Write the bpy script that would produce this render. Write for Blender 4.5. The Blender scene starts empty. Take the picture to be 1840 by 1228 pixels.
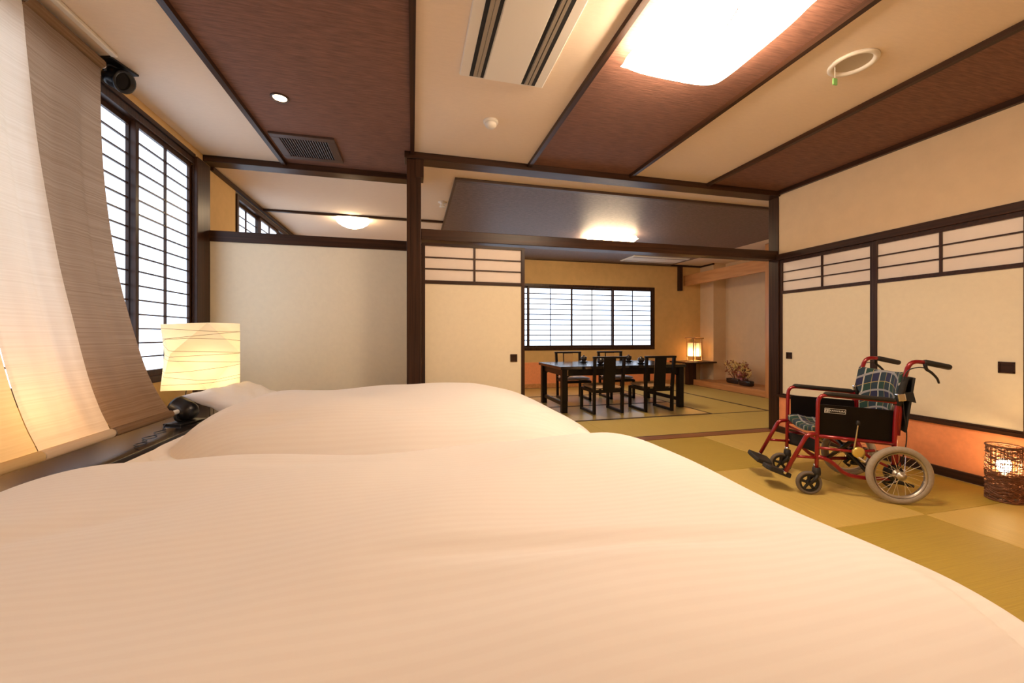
import bpy, bmesh, math, random
from mathutils import Vector, Matrix
R = math.radians
random.seed(11)
sc = bpy.context.scene
COL = sc.collection

# ------------------------------------------------------------------ camera
cd = bpy.data.cameras.new('camera')
cam = bpy.data.objects.new('camera', cd); COL.objects.link(cam)
cd.sensor_width = 36.0; cd.sensor_fit = 'HORIZONTAL'
cd.lens = 36.0 * 716.0 / 1840.0
cd.shift_y = -12.0 / 1840.0
cd.clip_start = 0.02; cd.clip_end = 100
cam.location = (0, 0, 1.01)
cam.rotation_euler = (R(90), 0, R(-14.04))
sc.camera = cam

# ------------------------------------------------------------------ world, exposure, light levels
w = bpy.data.worlds.new('world'); sc.world = w; w.use_nodes = True
w.node_tree.nodes['Background'].inputs[0].default_value = (0.75, 0.85, 1.0, 1)
w.node_tree.nodes['Background'].inputs[1].default_value = 1.0
sc.view_settings.view_transform = 'Standard'
sc.view_settings.look = 'None'
sc.view_settings.gamma = 1.0
sc.view_settings.use_curve_mapping = False
sc.view_settings.exposure = 1.27
sc.cycles.use_denoising = True
sc.cycles.adaptive_threshold = 0.02
sc.cycles.max_bounces = 8
sc.cycles.diffuse_bounces = 5
sc.cycles.transmission_bounces = 6
sc.cycles.transparent_max_bounces = 8
sc.cycles.sample_clamp_indirect = 4.0
DAY = 1.0          # radiance of the daylight coming through the paper windows
MAIN = 18.5         # radiance of the big paper ceiling lamp, scaled down for the added fill lamp
REAR = 13.0          # radiance of the ceiling lamps in the dining room
WARM = (1.0, 0.66, 0.34)
WARMER = (1.0, 0.55, 0.2)

# ------------------------------------------------------------------ helpers
def tag(o, label, cat, group=None, kind=None):
    o['label'] = label; o['category'] = cat
    if group: o['group'] = group
    if kind: o['kind'] = kind
    return o

def empty(name, loc=(0, 0, 0), rz=0.0, parent=None):
    o = bpy.data.objects.new(name, None); COL.objects.link(o)
    o.empty_display_size = 0.05
    o.location = loc; o.rotation_euler = (0, 0, rz)
    o.parent = parent
    return o

def catmull(P, n=6, closed=False):
    P = [Vector(p) for p in P]; out = []
    m = len(P); last = m if closed else m - 1
    for i in range(last):
        if closed: a, b, c, d = P[(i-1) % m], P[i], P[(i+1) % m], P[(i+2) % m]
        else: a, b, c, d = P[max(i-1, 0)], P[i], P[i+1], P[min(i+2, m-1)]
        for k in range(n):
            t = k / n
            out.append(0.5*((2*b)+(c-a)*t+(2*a-5*b+4*c-d)*t*t+(3*b-a-3*c+d)*t**3))
    if not closed: out.append(P[-1])
    return out

def fillet(P, r=0.04, n=5):
    P = [Vector(p) for p in P]; out = [P[0]]
    for i in range(1, len(P)-1):
        a, b, c = P[i-1], P[i], P[i+1]
        d1, d2 = (a-b), (c-b)
        q = min(r, d1.length*0.49, d2.length*0.49)
        s, e = b + d1.normalized()*q, b + d2.normalized()*q
        for k in range(n+1):
            t = k/n
            out.append(s*(1-t)**2 + b*2*t*(1-t) + e*t*t)
    out.append(P[-1])
    return out

class MB:
    def __init__(s): s.v = []; s.f = []
    def box(s, x0, x1, y0, y1, z0, z1, m=None):
        b = len(s.v)
        P = [Vector((x, y, z)) for z in (z0, z1) for x, y in ((x0, y0), (x1, y0), (x1, y1), (x0, y1))]
        if m is not None: P = [m @ p for p in P]
        s.v += [tuple(p) for p in P]
        s.f += [tuple(b+i for i in q) for q in ((3,2,1,0),(4,5,6,7),(0,1,5,4),(1,2,6,5),(2,3,7,6),(3,0,4,7))]
        return s
    def tube(s, P, r, n=8, closed=False):
        P = [Vector(p) for p in P]; m = len(P); b = len(s.v)
        rr = r if callable(r) else (lambda t: r)
        up = None
        for i in range(m):
            if closed: t = P[(i+1) % m] - P[i-1]
            else: t = P[min(i+1, m-1)] - P[max(i-1, 0)]
            if t.length < 1e-9: t = Vector((0, 0, 1))
            t.normalize()
            if up is None:
                up = Vector((0, 0, 1)) if abs(t.z) < 0.9 else Vector((1, 0, 0))
            up = (up - t*up.dot(t))
            if up.length < 1e-6: up = t.orthogonal()
            up.normalize(); sd = t.cross(up)
            q = rr(i/max(1, m-1))
            for k in range(n):
                a = 2*math.pi*k/n
                s.v.append(tuple(P[i] + (up*math.cos(a)+sd*math.sin(a))*q))
        for i in range(m if closed else m-1):
            j = (i+1) % m
            for k in range(n):
                l = (k+1) % n
                s.f.append((b+i*n+k, b+j*n+k, b+j*n+l, b+i*n+l))
        if not closed:
            s.f.append(tuple(b+k for k in range(n)))
            s.f.append(tuple(b+(m-1)*n+k for k in range(n-1, -1, -1)))
        return s
    def lathe(s, prof, n=24, m=None, capb=True, capt=True):
        b = len(s.v); k = len(prof)
        for (r, z) in prof:
            for i in range(n):
                a = 2*math.pi*i/n
                p = Vector((r*math.cos(a), r*math.sin(a), z))
                if m is not None: p = m @ p
                s.v.append(tuple(p))
        for j in range(k-1):
            for i in range(n):
                l = (i+1) % n
                s.f.append((b+j*n+i, b+j*n+l, b+(j+1)*n+l, b+(j+1)*n+i))
        if capb: s.f.append(tuple(b+i for i in range(n-1, -1, -1)))
        if capt: s.f.append(tuple(b+(k-1)*n+i for i in range(n)))
        return s
    def grid(s, fn, nu, nv, wrapu=False):
        b = len(s.v)
        for j in range(nv+1):
            for i in range(nu if wrapu else nu+1):
                s.v.append(tuple(fn(i/nu, j/nv)))
        W = nu if wrapu else nu+1
        for j in range(nv):
            for i in range(nu):
                l = (i+1) % W if wrapu else i+1
                s.f.append((b+j*W+i, b+j*W+l, b+(j+1)*W+l, b+(j+1)*W+i))
        return s
    def prism(s, poly, d, m=None):
        b = len(s.v); n = len(poly)
        for h in (0, d):
            for (x, y) in poly:
                p = Vector((x, y, h))
                if m is not None: p = m @ p
                s.v.append(tuple(p))
        s.f.append(tuple(b+i for i in range(n-1, -1, -1)))
        s.f.append(tuple(b+n+i for i in range(n)))
        for i in range(n):
            l = (i+1) % n
            s.f.append((b+i, b+l, b+n+l, b+n+i))
        return s
    def mesh(s, name, smooth=False):
        me = bpy.data.meshes.new(name); me.from_pydata(s.v, [], s.f); me.update()
        bm = bmesh.new(); bm.from_mesh(me); bmesh.ops.recalc_face_normals(bm, faces=bm.faces); bm.to_mesh(me); bm.free()
        if smooth:
            for p in me.polygons: p.use_smooth = True
        return me
    def build(s, name, m, parent=None, smooth=False, bevel=0.0, centre=True):
        me = s.mesh(name, smooth)
        o = bpy.data.objects.new(name, me); COL.objects.link(o)
        me.materials.append(m)
        o.parent = parent
        if bevel:
            md = o.modifiers.new('bevel', 'BEVEL'); md.width = bevel; md.segments = 2; md.limit_method = 'ANGLE'
        return o

_boxes = {}
def bx(name, size, loc, m, parent=None, bevel=0.0, rot=None):
    key = (tuple(round(c, 5) for c in size), m.name)
    if key not in _boxes:
        me = MB().box(-size[0]/2, size[0]/2, -size[1]/2, size[1]/2, -size[2]/2, size[2]/2).mesh(name)
        me.materials.append(m); _boxes[key] = me
    o = bpy.data.objects.new(name, _boxes[key]); COL.objects.link(o)
    o.location = loc; o.parent = parent
    if rot: o.rotation_euler = rot
    if bevel:
        md = o.modifiers.new('bevel', 'BEVEL'); md.width = bevel; md.segments = 2
    return o

def bb(name, x0, x1, y0, y1, z0, z1, m, parent=None, bevel=0.0):
    return bx(name, (x1-x0, y1-y0, z1-z0), ((x0+x1)/2, (y0+y1)/2, (z0+z1)/2), m, parent, bevel)

def copy_tree(o, parent=None):
    c = o.copy(); COL.objects.link(c); c.parent = parent
    for ch in [k for k in bpy.data.objects if k.parent == o]:
        copy_tree(ch, c)
    return c

def point_light(name, loc, power, col, parent=None, rad=0.03):
    ld = bpy.data.lights.new(name, 'POINT'); ld.energy = power; ld.color = col; ld.shadow_soft_size = rad
    o = bpy.data.objects.new(name, ld); COL.objects.link(o); o.location = loc; o.parent = parent
    return o

# ------------------------------------------------------------------ materials
def nodes(name):
    m = bpy.data.materials.new(name); m.use_nodes = True
    nt = m.node_tree
    return m, nt, nt.nodes['Principled BSDF']

def texmap(nt, scale, coord='Object'):
    tc = nt.nodes.new('ShaderNodeTexCoord'); mp = nt.nodes.new('ShaderNodeMapping')
    mp.inputs['Scale'].default_value = scale
    nt.links.new(tc.outputs[coord], mp.inputs['Vector'])
    return mp.outputs['Vector']

def noise(nt, scale, detail=4.0, rough=0.55):
    n = nt.nodes.new('ShaderNodeTexNoise'); n.inputs['Scale'].default_value = 1.0
    n.inputs['Detail'].default_value = detail; n.inputs['Roughness'].default_value = rough
    nt.links.new(texmap(nt, scale), n.inputs['Vector'])
    return n.outputs['Fac']

def mixcol(nt, fac, a, b):
    r = nt.nodes.new('ShaderNodeValToRGB')
    r.color_ramp.elements[0].position = 0.3; r.color_ramp.elements[1].position = 0.7
    r.color_ramp.elements[0].color = (*a, 1); r.color_ramp.elements[1].color = (*b, 1)
    nt.links.new(fac, r.inputs['Fac'])
    return r.outputs['Color']

def mat(name, col, rough=0.6, var=0.0, vs=(6, 6, 6), bump=0.0, bs=None, metal=0.0, coat=0.0, sheen=0.0, spec=0.5, emit=None, es=0.0, col2=None):
    m, nt, p = nodes(name)
    p.inputs['Base Color'].default_value = (*col, 1)
    p.inputs['Roughness'].default_value = rough
    p.inputs['Metallic'].default_value = metal
    p.inputs['Coat Weight'].default_value = coat
    p.inputs['Sheen Weight'].default_value = sheen
    p.inputs['Specular IOR Level'].default_value = spec
    if var or col2:
        a = tuple(c*(1-var) for c in col); b = col2 or tuple(min(1, c*(1+var)) for c in col)
        nt.links.new(mixcol(nt, noise(nt, vs), a, b), p.inputs['Base Color'])
    if bump:
        bn = nt.nodes.new('ShaderNodeBump'); bn.inputs['Strength'].default_value = bump; bn.inputs['Distance'].default_value = 0.004
        nt.links.new(noise(nt, bs or vs), bn.inputs['Height']); nt.links.new(bn.outputs['Normal'], p.inputs['Normal'])
    if emit:
        p.inputs['Emission Color'].default_value = (*emit, 1); p.inputs['Emission Strength'].default_value = es
    return m

M = {}
DARKW = dict(rough=0.36, spec=0.28)
M['wood_x'] = mat('dark_wood_x', (0.020, 0.009, 0.005), vs=(1.5, 55, 55), col2=(0.062, 0.025, 0.012), bump=0.15, **DARKW)
M['wood_y'] = mat('dark_wood_y', (0.020, 0.009, 0.005), vs=(55, 1.5, 55), col2=(0.062, 0.025, 0.012), bump=0.15, **DARKW)
M['wood_z'] = mat('dark_wood_z', (0.020, 0.009, 0.005), vs=(55, 55, 1.5), col2=(0.062, 0.025, 0.012), bump=0.15, **DARKW)
M['lacquer'] = mat('black_lacquer', (0.006, 0.004, 0.0035), rough=0.35, spec=0.25)
M['lacquer_gloss'] = mat('glossy_black_lacquer', (0.006, 0.005, 0.005), rough=0.16, spec=0.6)
M['shelf_black'] = mat('shelf_black', (0.016, 0.011, 0.010), rough=0.25, coat=0.3)
M['fusuma'] = mat('fusuma_paper', (0.84, 0.755, 0.575), rough=0.75, var=0.02, vs=(30, 30, 30), bump=0.05, bs=(200, 200, 200))
M['plaster'] = mat('ochre_plaster', (0.68, 0.45, 0.19), rough=0.9, var=0.05, vs=(9, 9, 9), bump=0.25, bs=(180, 180, 180))
M['plaster_pale'] = mat('pale_plaster', (0.73, 0.555, 0.36), rough=0.9, var=0.03, vs=(9, 9, 9), bump=0.2, bs=(180, 180, 180))
M['cream_ceiling'] = mat('cream_ceiling_paper', (0.82, 0.68, 0.55), rough=0.9, var=0.02, vs=(20, 90, 20), bump=0.15, bs=(60, 240, 60))
M['brown_ceiling'] = mat('brown_ceiling_paper', (0.195, 0.090, 0.062), rough=0.7, var=0.30, vs=(9, 110, 9), bump=0.7, bs=(9, 120, 9))
M['grey_ceiling'] = mat('dark_ceiling_paper', (0.150, 0.105, 0.100), rough=0.5, var=0.32, vs=(22, 90, 14), bump=0.8, bs=(22, 90, 14))
M['salmon'] = mat('salmon_paper', (0.88, 0.33, 0.14), rough=0.8, var=0.06, vs=(25, 25, 25), bump=0.1, bs=(150, 150, 150))
M['honey'] = mat('honey_wood', (0.50, 0.21, 0.065), rough=0.42, vs=(22, 2.0, 22), col2=(0.66, 0.31, 0.11), bump=0.05)
M['honey_z'] = mat('honey_wood_z', (0.50, 0.21, 0.065), rough=0.42, vs=(22, 22, 2.0), col2=(0.66, 0.31, 0.11), bump=0.05)
M['tatami_a'] = mat('tatami_sheen_dark', (0.46, 0.325, 0.050), rough=0.55, var=0.08, vs=(3, 160, 3), bump=0.35, bs=(4, 260, 4))  # weave-direction sheen painted into the colour: darker mats
M['tatami_b'] = mat('tatami_sheen_pale', (0.63, 0.455, 0.12), rough=0.5, var=0.07, vs=(160, 3, 3), bump=0.35, bs=(260, 4, 4))  # same kind of mat, weave sheen painted as a lighter tone
M['tatami_c'] = mat('tatami_green', (0.55, 0.415, 0.115), rough=0.55, var=0.06, vs=(160, 3, 3), bump=0.18, bs=(260, 4, 4))
M['tatami_d'] = mat('tatami_green_sheen', (0.55, 0.415, 0.115), rough=0.30, var=0.06, vs=(160, 3, 3), bump=0.06, bs=(260, 4, 4), spec=1.0, coat=0.6)
M['tatami_d'].node_tree.nodes['Principled BSDF'].inputs['Coat Weight'].default_value = 0.8
M['tatami_d'].node_tree.nodes['Principled BSDF'].inputs['Coat Roughness'].default_value = 0.32
M['heri'] = mat('tatami_border', (0.055, 0.028, 0.018), rough=0.7)
M['sill'] = mat('sill_wood', (0.20, 0.075, 0.032), rough=0.4, vs=(2, 40, 40), col2=(0.30, 0.125, 0.055))
M['white_plastic'] = mat('white_plastic', (0.78, 0.74, 0.68), rough=0.45)
M['dish_shade'] = mat('shaded_dish', (0.50, 0.43, 0.33), rough=0.3)  # darker tone paints the shading inside the recessed dish
M['black_slot'] = mat('black_slot', (0.008, 0.007, 0.007), rough=0.7)
M['grey_vane'] = mat('grey_vane', (0.30, 0.25, 0.19), rough=0.5)
M['vent_brown'] = mat('vent_brown', (0.07, 0.04, 0.03), rough=0.45)
M['black_metal'] = mat('black_metal', (0.010, 0.009, 0.010), rough=0.32)
M['steel'] = mat('steel', (0.75, 0.74, 0.72), rough=0.25, metal=1.0)
M['alloy'] = mat('alloy', (0.55, 0.50, 0.44), rough=0.4, metal=0.9)
M['red_paint'] = mat('red_metallic_paint', (0.27, 0.006, 0.012), rough=0.28, metal=0.25, coat=0.5)
M['rubber_black'] = mat('black_rubber', (0.015, 0.013, 0.012), rough=0.6)
M['rubber_grey'] = mat('grey_rubber', (0.36, 0.31, 0.25), rough=0.75, var=0.08, vs=(90, 90, 90), bump=0.3, bs=(120, 120, 120))
M['rubber_dark'] = mat('dark_grey_rubber', (0.14, 0.115, 0.095), rough=0.7)
M['vinyl'] = mat('black_vinyl', (0.006, 0.004, 0.004), rough=0.4, spec=0.2)
M['nylon'] = mat('black_nylon', (0.016, 0.015, 0.015), rough=0.8)
M['brass'] = mat('brake_brass', (0.75, 0.58, 0.16), rough=0.35, metal=0.6)
M['badge_white'] = mat('badge_white', (0.8, 0.8, 0.78), rough=0.5)
M['chair_tan'] = mat('tan_leatherette', (0.48, 0.29, 0.12), rough=0.45, var=0.06, vs=(40, 40, 40))
M['chair_seat'] = mat('brown_leatherette', (0.42, 0.26, 0.14), rough=0.4, var=0.06, vs=(40, 40, 40))
M['ceramic_dark'] = mat('dark_ceramic', (0.02, 0.014, 0.012), rough=0.25, coat=0.3)
M['wicker'] = mat('wicker', (0.17, 0.065, 0.028), rough=0.6, var=0.4, vs=(60, 60, 60))
M['bamboo'] = mat('bamboo', (0.55, 0.30, 0.12), rough=0.5)
M['twig'] = mat('twig', (0.14, 0.06, 0.03), rough=0.8)
M['petal_yellow'] = mat('petal_yellow', (0.75, 0.55, 0.22), rough=0.8)
M['petal_pink'] = mat('petal_pink', (0.60, 0.26, 0.34), rough=0.8)
M['leaf_rust'] = mat('leaf_rust', (0.32, 0.09, 0.04), rough=0.8)
M['green_tag'] = mat('green_tag', (0.22, 0.50, 0.16), rough=0.5)
M['wire'] = mat('dark_wire', (0.03, 0.025, 0.02), rough=0.5)
M['rib'] = mat('paper_rib', (0.22, 0.15, 0.07), rough=0.8)
M['shoji'] = mat('shoji_daylight_paper', (0.9, 0.92, 0.95), rough=0.9, emit=(0.62, 0.78, 1.0), es=DAY)
M['transom'] = mat('shoji_paper', (0.86, 0.765, 0.69), rough=0.9, var=0.015, vs=(14, 14, 14))
M['lamp_glow'] = mat('lit_washi', (0.9, 0.85, 0.7), rough=0.9, emit=(1.0, 0.765, 0.53), es=MAIN)
M['lamp_glow_fill'] = mat('lit_washi_fill', (0.9, 0.85, 0.7), rough=0.9, emit=(1.0, 0.765, 0.53), es=MAIN*0.5)  # glow of the unseen fill lamp
M['lamp_glow2'] = mat('lit_acrylic', (0.9, 0.85, 0.7), rough=0.8, emit=(1.0, 0.73, 0.44), es=REAR)
M['bulb'] = mat('lit_bulb', (1, 0.9, 0.7), rough=0.8, emit=(1.0, 0.66, 0.32), es=60)
M['bulb_lamp'] = mat('lit_lamp_bulb', (1, 0.9, 0.7), rough=0.8, emit=(1.0, 0.70, 0.36), es=26)
M['bulb_soft'] = mat('lit_globe', (1, 0.9, 0.7), rough=0.8, emit=(1.0, 0.62, 0.28), es=11)

def cloth(name, a, b, transl=0.45, transp=0.06, vs=(2, 2, 300), bumpy=0.15):
    m, nt, p = nodes(name)
    out = nt.nodes['Material Output']
    c = mixcol(nt, noise(nt, vs, 3.0), a, b)
    d = nt.nodes.new('ShaderNodeBsdfDiffuse'); t = nt.nodes.new('ShaderNodeBsdfTranslucent'); x = nt.nodes.new('ShaderNodeBsdfTransparent')
    m1 = nt.nodes.new('ShaderNodeMixShader'); m2 = nt.nodes.new('ShaderNodeMixShader')
    nt.links.new(c, d.inputs['Color']); nt.links.new(c, t.inputs['Color'])
    if bumpy:
        bn = nt.nodes.new('ShaderNodeBump'); bn.inputs['Strength'].default_value = bumpy; bn.inputs['Distance'].default_value = 0.003
        nt.links.new(noise(nt, vs), bn.inputs['Height']); nt.links.new(bn.outputs['Normal'], d.inputs['Normal'])
    m1.inputs['Fac'].default_value = transl; m2.inputs['Fac'].default_value = transp
    nt.links.new(d.outputs[0], m1.inputs[1]); nt.links.new(t.outputs[0], m1.inputs[2])
    nt.links.new(m1.outputs[0], m2.inputs[1]); nt.links.new(x.outputs[0], m2.inputs[2])
    nt.links.new(m2.outputs[0], out.inputs['Surface'])
    nt.nodes.remove(p)
    return m
M['linen_brown'] = cloth('brown_linen', (0.29, 0.18, 0.105), (0.41, 0.275, 0.175), 0.42, 0.0, (1.2, 1.6, 130))
M['linen_cream'] = cloth('cream_linen', (0.80, 0.66, 0.50), (0.90, 0.77, 0.62), 0.42, 0.0, (1.2, 1.6, 130))
M['linen_gold'] = cloth('golden_linen', (0.78, 0.60, 0.33), (0.86, 0.68, 0.40), 0.42, 0.0, (1.2, 1.6, 130))
M['washi'] = cloth('washi_shade', (0.90, 0.80, 0.60), (0.96, 0.88, 0.70), 0.55, 0.0, (5, 5, 14), 0.0)
M['washi_lantern'] = cloth('washi_lantern', (0.92, 0.78, 0.55), (0.95, 0.82, 0.62), 0.6, 0.0, (5, 5, 14), 0.0)

def bedding(name):
    m, nt, p = nodes(name)
    p.inputs['Base Color'].default_value = (0.88, 0.79, 0.72, 1); p.inputs['Roughness'].default_value = 0.75
    p.inputs['Sheen Weight'].default_value = 0.25
    v = texmap(nt, (0, 1, 0)); wv = nt.nodes.new('ShaderNodeTexWave'); wv.wave_type = 'BANDS'; wv.bands_direction = 'Y'
    wv.inputs['Scale'].default_value = 16; wv.inputs['Distortion'].default_value = 0.0
    nt.links.new(v, wv.inputs['Vector'])
    nt.links.new(mixcol(nt, wv.outputs['Fac'], (0.905, 0.86, 0.84), (0.92, 0.88, 0.86)), p.inputs['Base Color'])
    bn = nt.nodes.new('ShaderNodeBump'); bn.inputs['Strength'].default_value = 0.035; bn.inputs['Distance'].default_value = 0.004
    nt.links.new(wv.outputs['Fac'], bn.inputs['Height'])
    b2 = nt.nodes.new('ShaderNodeBump'); b2.inputs['Strength'].default_value = 0.30; b2.inputs['Distance'].default_value = 0.02
    nt.links.new(noise(nt, (2.2, 7, 5), 3.0), b2.inputs['Height'])
    nt.links.new(bn.outputs['Normal'], b2.inputs['Normal'])
    nt.links.new(b2.outputs['Normal'], p.inputs['Normal'])
    return m
M['bedding'] = bedding('striped_satin_bedding')
M['sheet'] = mat('white_sheet', (0.90, 0.87, 0.84), rough=0.8)

def plaid(name):
    m, nt, p = nodes(name)
    p.inputs['Roughness'].default_value = 0.85
    tc = nt.nodes.new('ShaderNodeTexCoord'); sp = nt.nodes.new('ShaderNodeSeparateXYZ')
    nt.links.new(tc.outputs['Object'], sp.inputs[0])
    def mth(op, a, b=None):
        n = nt.nodes.new('ShaderNodeMath'); n.operation = op
        for i, q in enumerate((a, b)):
            if q is None: continue
            if isinstance(q, (int, float)): n.inputs[i].default_value = q
            else: nt.links.new(q, n.inputs[i])
        return n.outputs[0]
    A = sp.outputs['Y']; B = mth('ADD', sp.outputs['Z'], sp.outputs['X'])
    def band(c, per, lo, hi, ph=0.0):
        f = mth('FRACT', mth('ADD', mth('DIVIDE', c, per), ph + 50.0))
        return mth('MULTIPLY', mth('GREATER_THAN', f, lo), mth('LESS_THAN', f, hi))
    def mixn(f, a, b):
        n = nt.nodes.new('ShaderNodeMix'); n.data_type = 'RGBA'
        nt.links.new(f, n.inputs['Factor'])
        for s, q in ((6, a), (7, b)):
            if isinstance(q, tuple): n.inputs[s].default_value = (*q, 1)
            else: nt.links.new(q, n.inputs[s])
        return n.outputs[2]
    per = 0.105
    c = mixn(mth('MULTIPLY', mth('ADD', band(A, per, 0.0, 0.5), band(B, per, 0.0, 0.5)), 0.5), (0.016, 0.055, 0.045), (0.022, 0.024, 0.075))
    c = mixn(band(A, per, 0.46, 0.54), c, (0.46, 0.46, 0.40)); c = mixn(band(B, per, 0.44, 0.56), c, (0.30, 0.30, 0.32))
    c = mixn(band(A, per, 0.97, 1.0), c, (0.42, 0.33, 0.13)); c = mixn(band(B, per, 0.97, 1.0), c, (0.42, 0.33, 0.13))
    nt.links.new(c, p.inputs['Base Color'])
    return m
M['plaid'] = plaid('tartan_fabric')

# ------------------------------------------------------------------ the room: key planes (metres)
XL, XR = -1.68, 3.70          # window wall, closet wall
YP, YQ = 3.35, 3.83           # partition right of the pillar, partition left of it
YF, YB = 7.20, -2.60          # far wall of the dining room, wall behind the camera
HC, HD = 2.50, 2.455           # ceilings
XT = 5.52                     # alcove front plane

def struct(o, label, cat): return tag(o, label, cat, kind='structure')

# floors
fl = bb('floor', XL, XR, YB, 3.38, -0.12, -0.04, M['sill'])
struct(fl, 'bedroom floor of square borderless tatami mats, weave sheen painted as alternating tones', 'floor')
fl_loc = fl.location.copy()
S = 0.885
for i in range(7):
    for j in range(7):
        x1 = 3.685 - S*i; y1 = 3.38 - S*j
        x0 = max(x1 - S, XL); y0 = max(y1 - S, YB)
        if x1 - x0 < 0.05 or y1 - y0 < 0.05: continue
        m = M['tatami_a'] if (i + j) % 2 else M['tatami_b']  # alternating tone stands in for sheen of the turned weave
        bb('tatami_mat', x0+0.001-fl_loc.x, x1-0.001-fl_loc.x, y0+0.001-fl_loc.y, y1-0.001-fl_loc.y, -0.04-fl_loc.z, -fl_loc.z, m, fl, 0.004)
fb = bb('floor', XL, 5.9, 3.50, YF, -0.12, -0.04, M['sill'])
struct(fb, 'dining room floor of long green tatami mats with dark cloth borders', 'floor')
fo = fb.location.copy()
def mat_long(x0, x1, y0, y1, along):
    t = bb('tatami_mat', x0+0.001-fo.x, x1-0.001-fo.x, y0+0.001-fo.y, y1-0.001-fo.y, -0.04-fo.z, -fo.z, M['tatami_d'] if (along == 'x' and y0 > 4) else M['tatami_c'], fb)
    W, D = x1-x0, y1-y0
    for s in (-1, 1):
        if along == 'x': bx('border', (W-0.002, 0.022, 0.003), (0, s*(D/2-0.012), 0.0205), M['heri'], t)
        else: bx('border', (0.022, D-0.002, 0.003), (s*(W/2-0.012), 0, 0.0205), M['heri'], t)
for k in range(4):
    a = -1.60 + 1.775*k; mat_long(max(a, XL), min(a+1.775, 5.5), 3.50, 4.33, 'x')
for r_, (ya, yb) in enumerate(((4.33, 5.25), (5.25, 6.18), (6.18, 7.18))):
    for k in range(3):
        mat_long(-1.66 + 1.79*k, -1.66 + 1.79*(k+1), ya, yb, 'x')
for (xa, xb) in ((3.71, 4.60), (4.60, 5.50)):
    mat_long(xa, xb, 4.33, 5.85, 'y'); mat_long(xa, xb, 5.85, 7.18, 'y')
struct(bb('trim_1', XL, XR, 3.382, 3.498, -0.04, 0.004, M['sill']), 'brown grooved floor track under the sliding doors', 'sill')

# bedroom ceiling
ce = bb('ceiling', XL-0.1, XR+0.1, YB, YQ+0.1, HC+0.02, HC+0.12, M['cream_ceiling'])
struct(ce, 'bedroom ceiling of alternating cream and brown papered strips', 'ceiling')
co = ce.location.copy()
edges = [XL, -1.07, 0.0, 0.99, 1.97, 2.82, XR]
for i in range(6):
    y1 = YQ if i < 2 else YP
    bb('ceiling_panel', edges[i]-co.x, edges[i+1]-co.x, YB-co.y, y1-co.y, HC-co.z, HC+0.02-co.z, M['cream_ceiling'] if i % 2 == 0 else M['brown_ceiling'], ce)
for i, e in enumerate(edges[1:6]):
    y1 = YQ if i == 0 else YP
    bb('batten', e-0.016-co.x, e+0.016-co.x, YB-co.y, y1-co.y, HC-0.03-co.z, HC-co.z, M['wood_y'], ce)
bb('batten', XR-0.03-co.x, XR-co.x, YB-co.y, YP-co.y, HC-0.04-co.z, HC-co.z, M['wood_y'], ce)

# dining room ceiling
c2 = MB().box(XL-0.1, 6.3, YQ+0.05, YF, HD+0.004, HD+0.10).box(0.02, 6.3, YP+0.06, YQ+0.05, HD+0.004, HD+0.10).build('ceiling', M['cream_ceiling'])
struct(c2, 'dining room ceiling, cream with a large dark textured panel over the table', 'ceiling')
c2o = c2.location.copy()
dp = bb('dark_panel', 0.40-c2o.x, 5.14-c2o.x, 3.72-c2o.y, YF-c2o.y, HD-0.022-c2o.z, HD+0.006-c2o.z, M['grey_ceiling'], c2)
bb('panel_edge', 0.38-c2o.x, 5.16-c2o.x, 3.68-c2o.y, 3.72-c2o.y, HD-0.022-c2o.z, HD+0.004-c2o.z, M['vent_brown'], c2)
bb('panel_edge', 0.38-c2o.x, 0.40-c2o.x, 3.72-c2o.y, YF-c2o.y, HD-0.022-c2o.z, HD+0.004-c2o.z, M['vent_brown'], c2)
bb('batten', XL-c2o.x, 0.38-c2o.x, 5.12-c2o.y, 5.16-c2o.y, HD-0.02-c2o.z, HD+0.004-c2o.z, M['wood_x'], c2)

# window wall (left): solid below, above and between the openings
def wall_pieces(name, boxes, m, label):
    mb = MB()
    for b in boxes: mb.box(*b)
    return struct(mb.build(name, m), label, 'wall')
T = 0.12
wall_pieces('wall_left', [
    (XL-T, XL, YB, 7.3, -0.1, 0.69), (XL-T, XL, YB, 7.3, 2.43, HC+0.1),
    (XL-T, XL, YB, 1.05, 0.69, 2.43), (XL-T, XL, 3.65, 4.44, 0.69, 2.43), (XL-T, XL, 6.45, 7.3, 0.69, 2.43)],
    M['plaster'], 'ochre plaster window wall on the left of both rooms')
wall_pieces('wall_back', [(XL-T, XR+T, YB-T, YB, -0.1, HC+0.1)], M['plaster_pale'], 'plain plaster wall behind the viewer, outside the picture')
# closet wall (right)
wr = wall_pieces('wall_right', [
    (XR+0.05, XR+0.17, YB, 3.46, -0.1, HC+0.1), (XR, XR+0.05, YB, 3.46, 1.845, HC+0.1), (XR, XR+0.05, YB, -0.10, 0.0, 1.845)],
    M['plaster_pale'], 'cream plaster wall above the closet doors')
bb('wainscot_panel', XR+0.002, XR+0.05, -0.10, 3.46, 0.06, 0.365, M['salmon'], wr)
struct(bb('baseboard_right', XR-0.018, XR+0.05, -0.10, 3.40, -0.0, 0.062, M['wood_y'], bevel=0.003), 'black lacquered baseboard under the salmon panel', 'baseboard')
struct(bb('trim_2', XR-0.014, XR+0.05, -0.10, 3.40, 0.365, 0.39, M['wood_y'], bevel=0.002), 'dark lower rail of the closet doors above the salmon panel', 'trim')
struct(bb('trim_3', XR-0.022, XR+0.05, -0.10, 3.40, 1.785, 1.845, M['wood_y'], bevel=0.003), 'dark lintel over the closet doors', 'trim')
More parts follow.
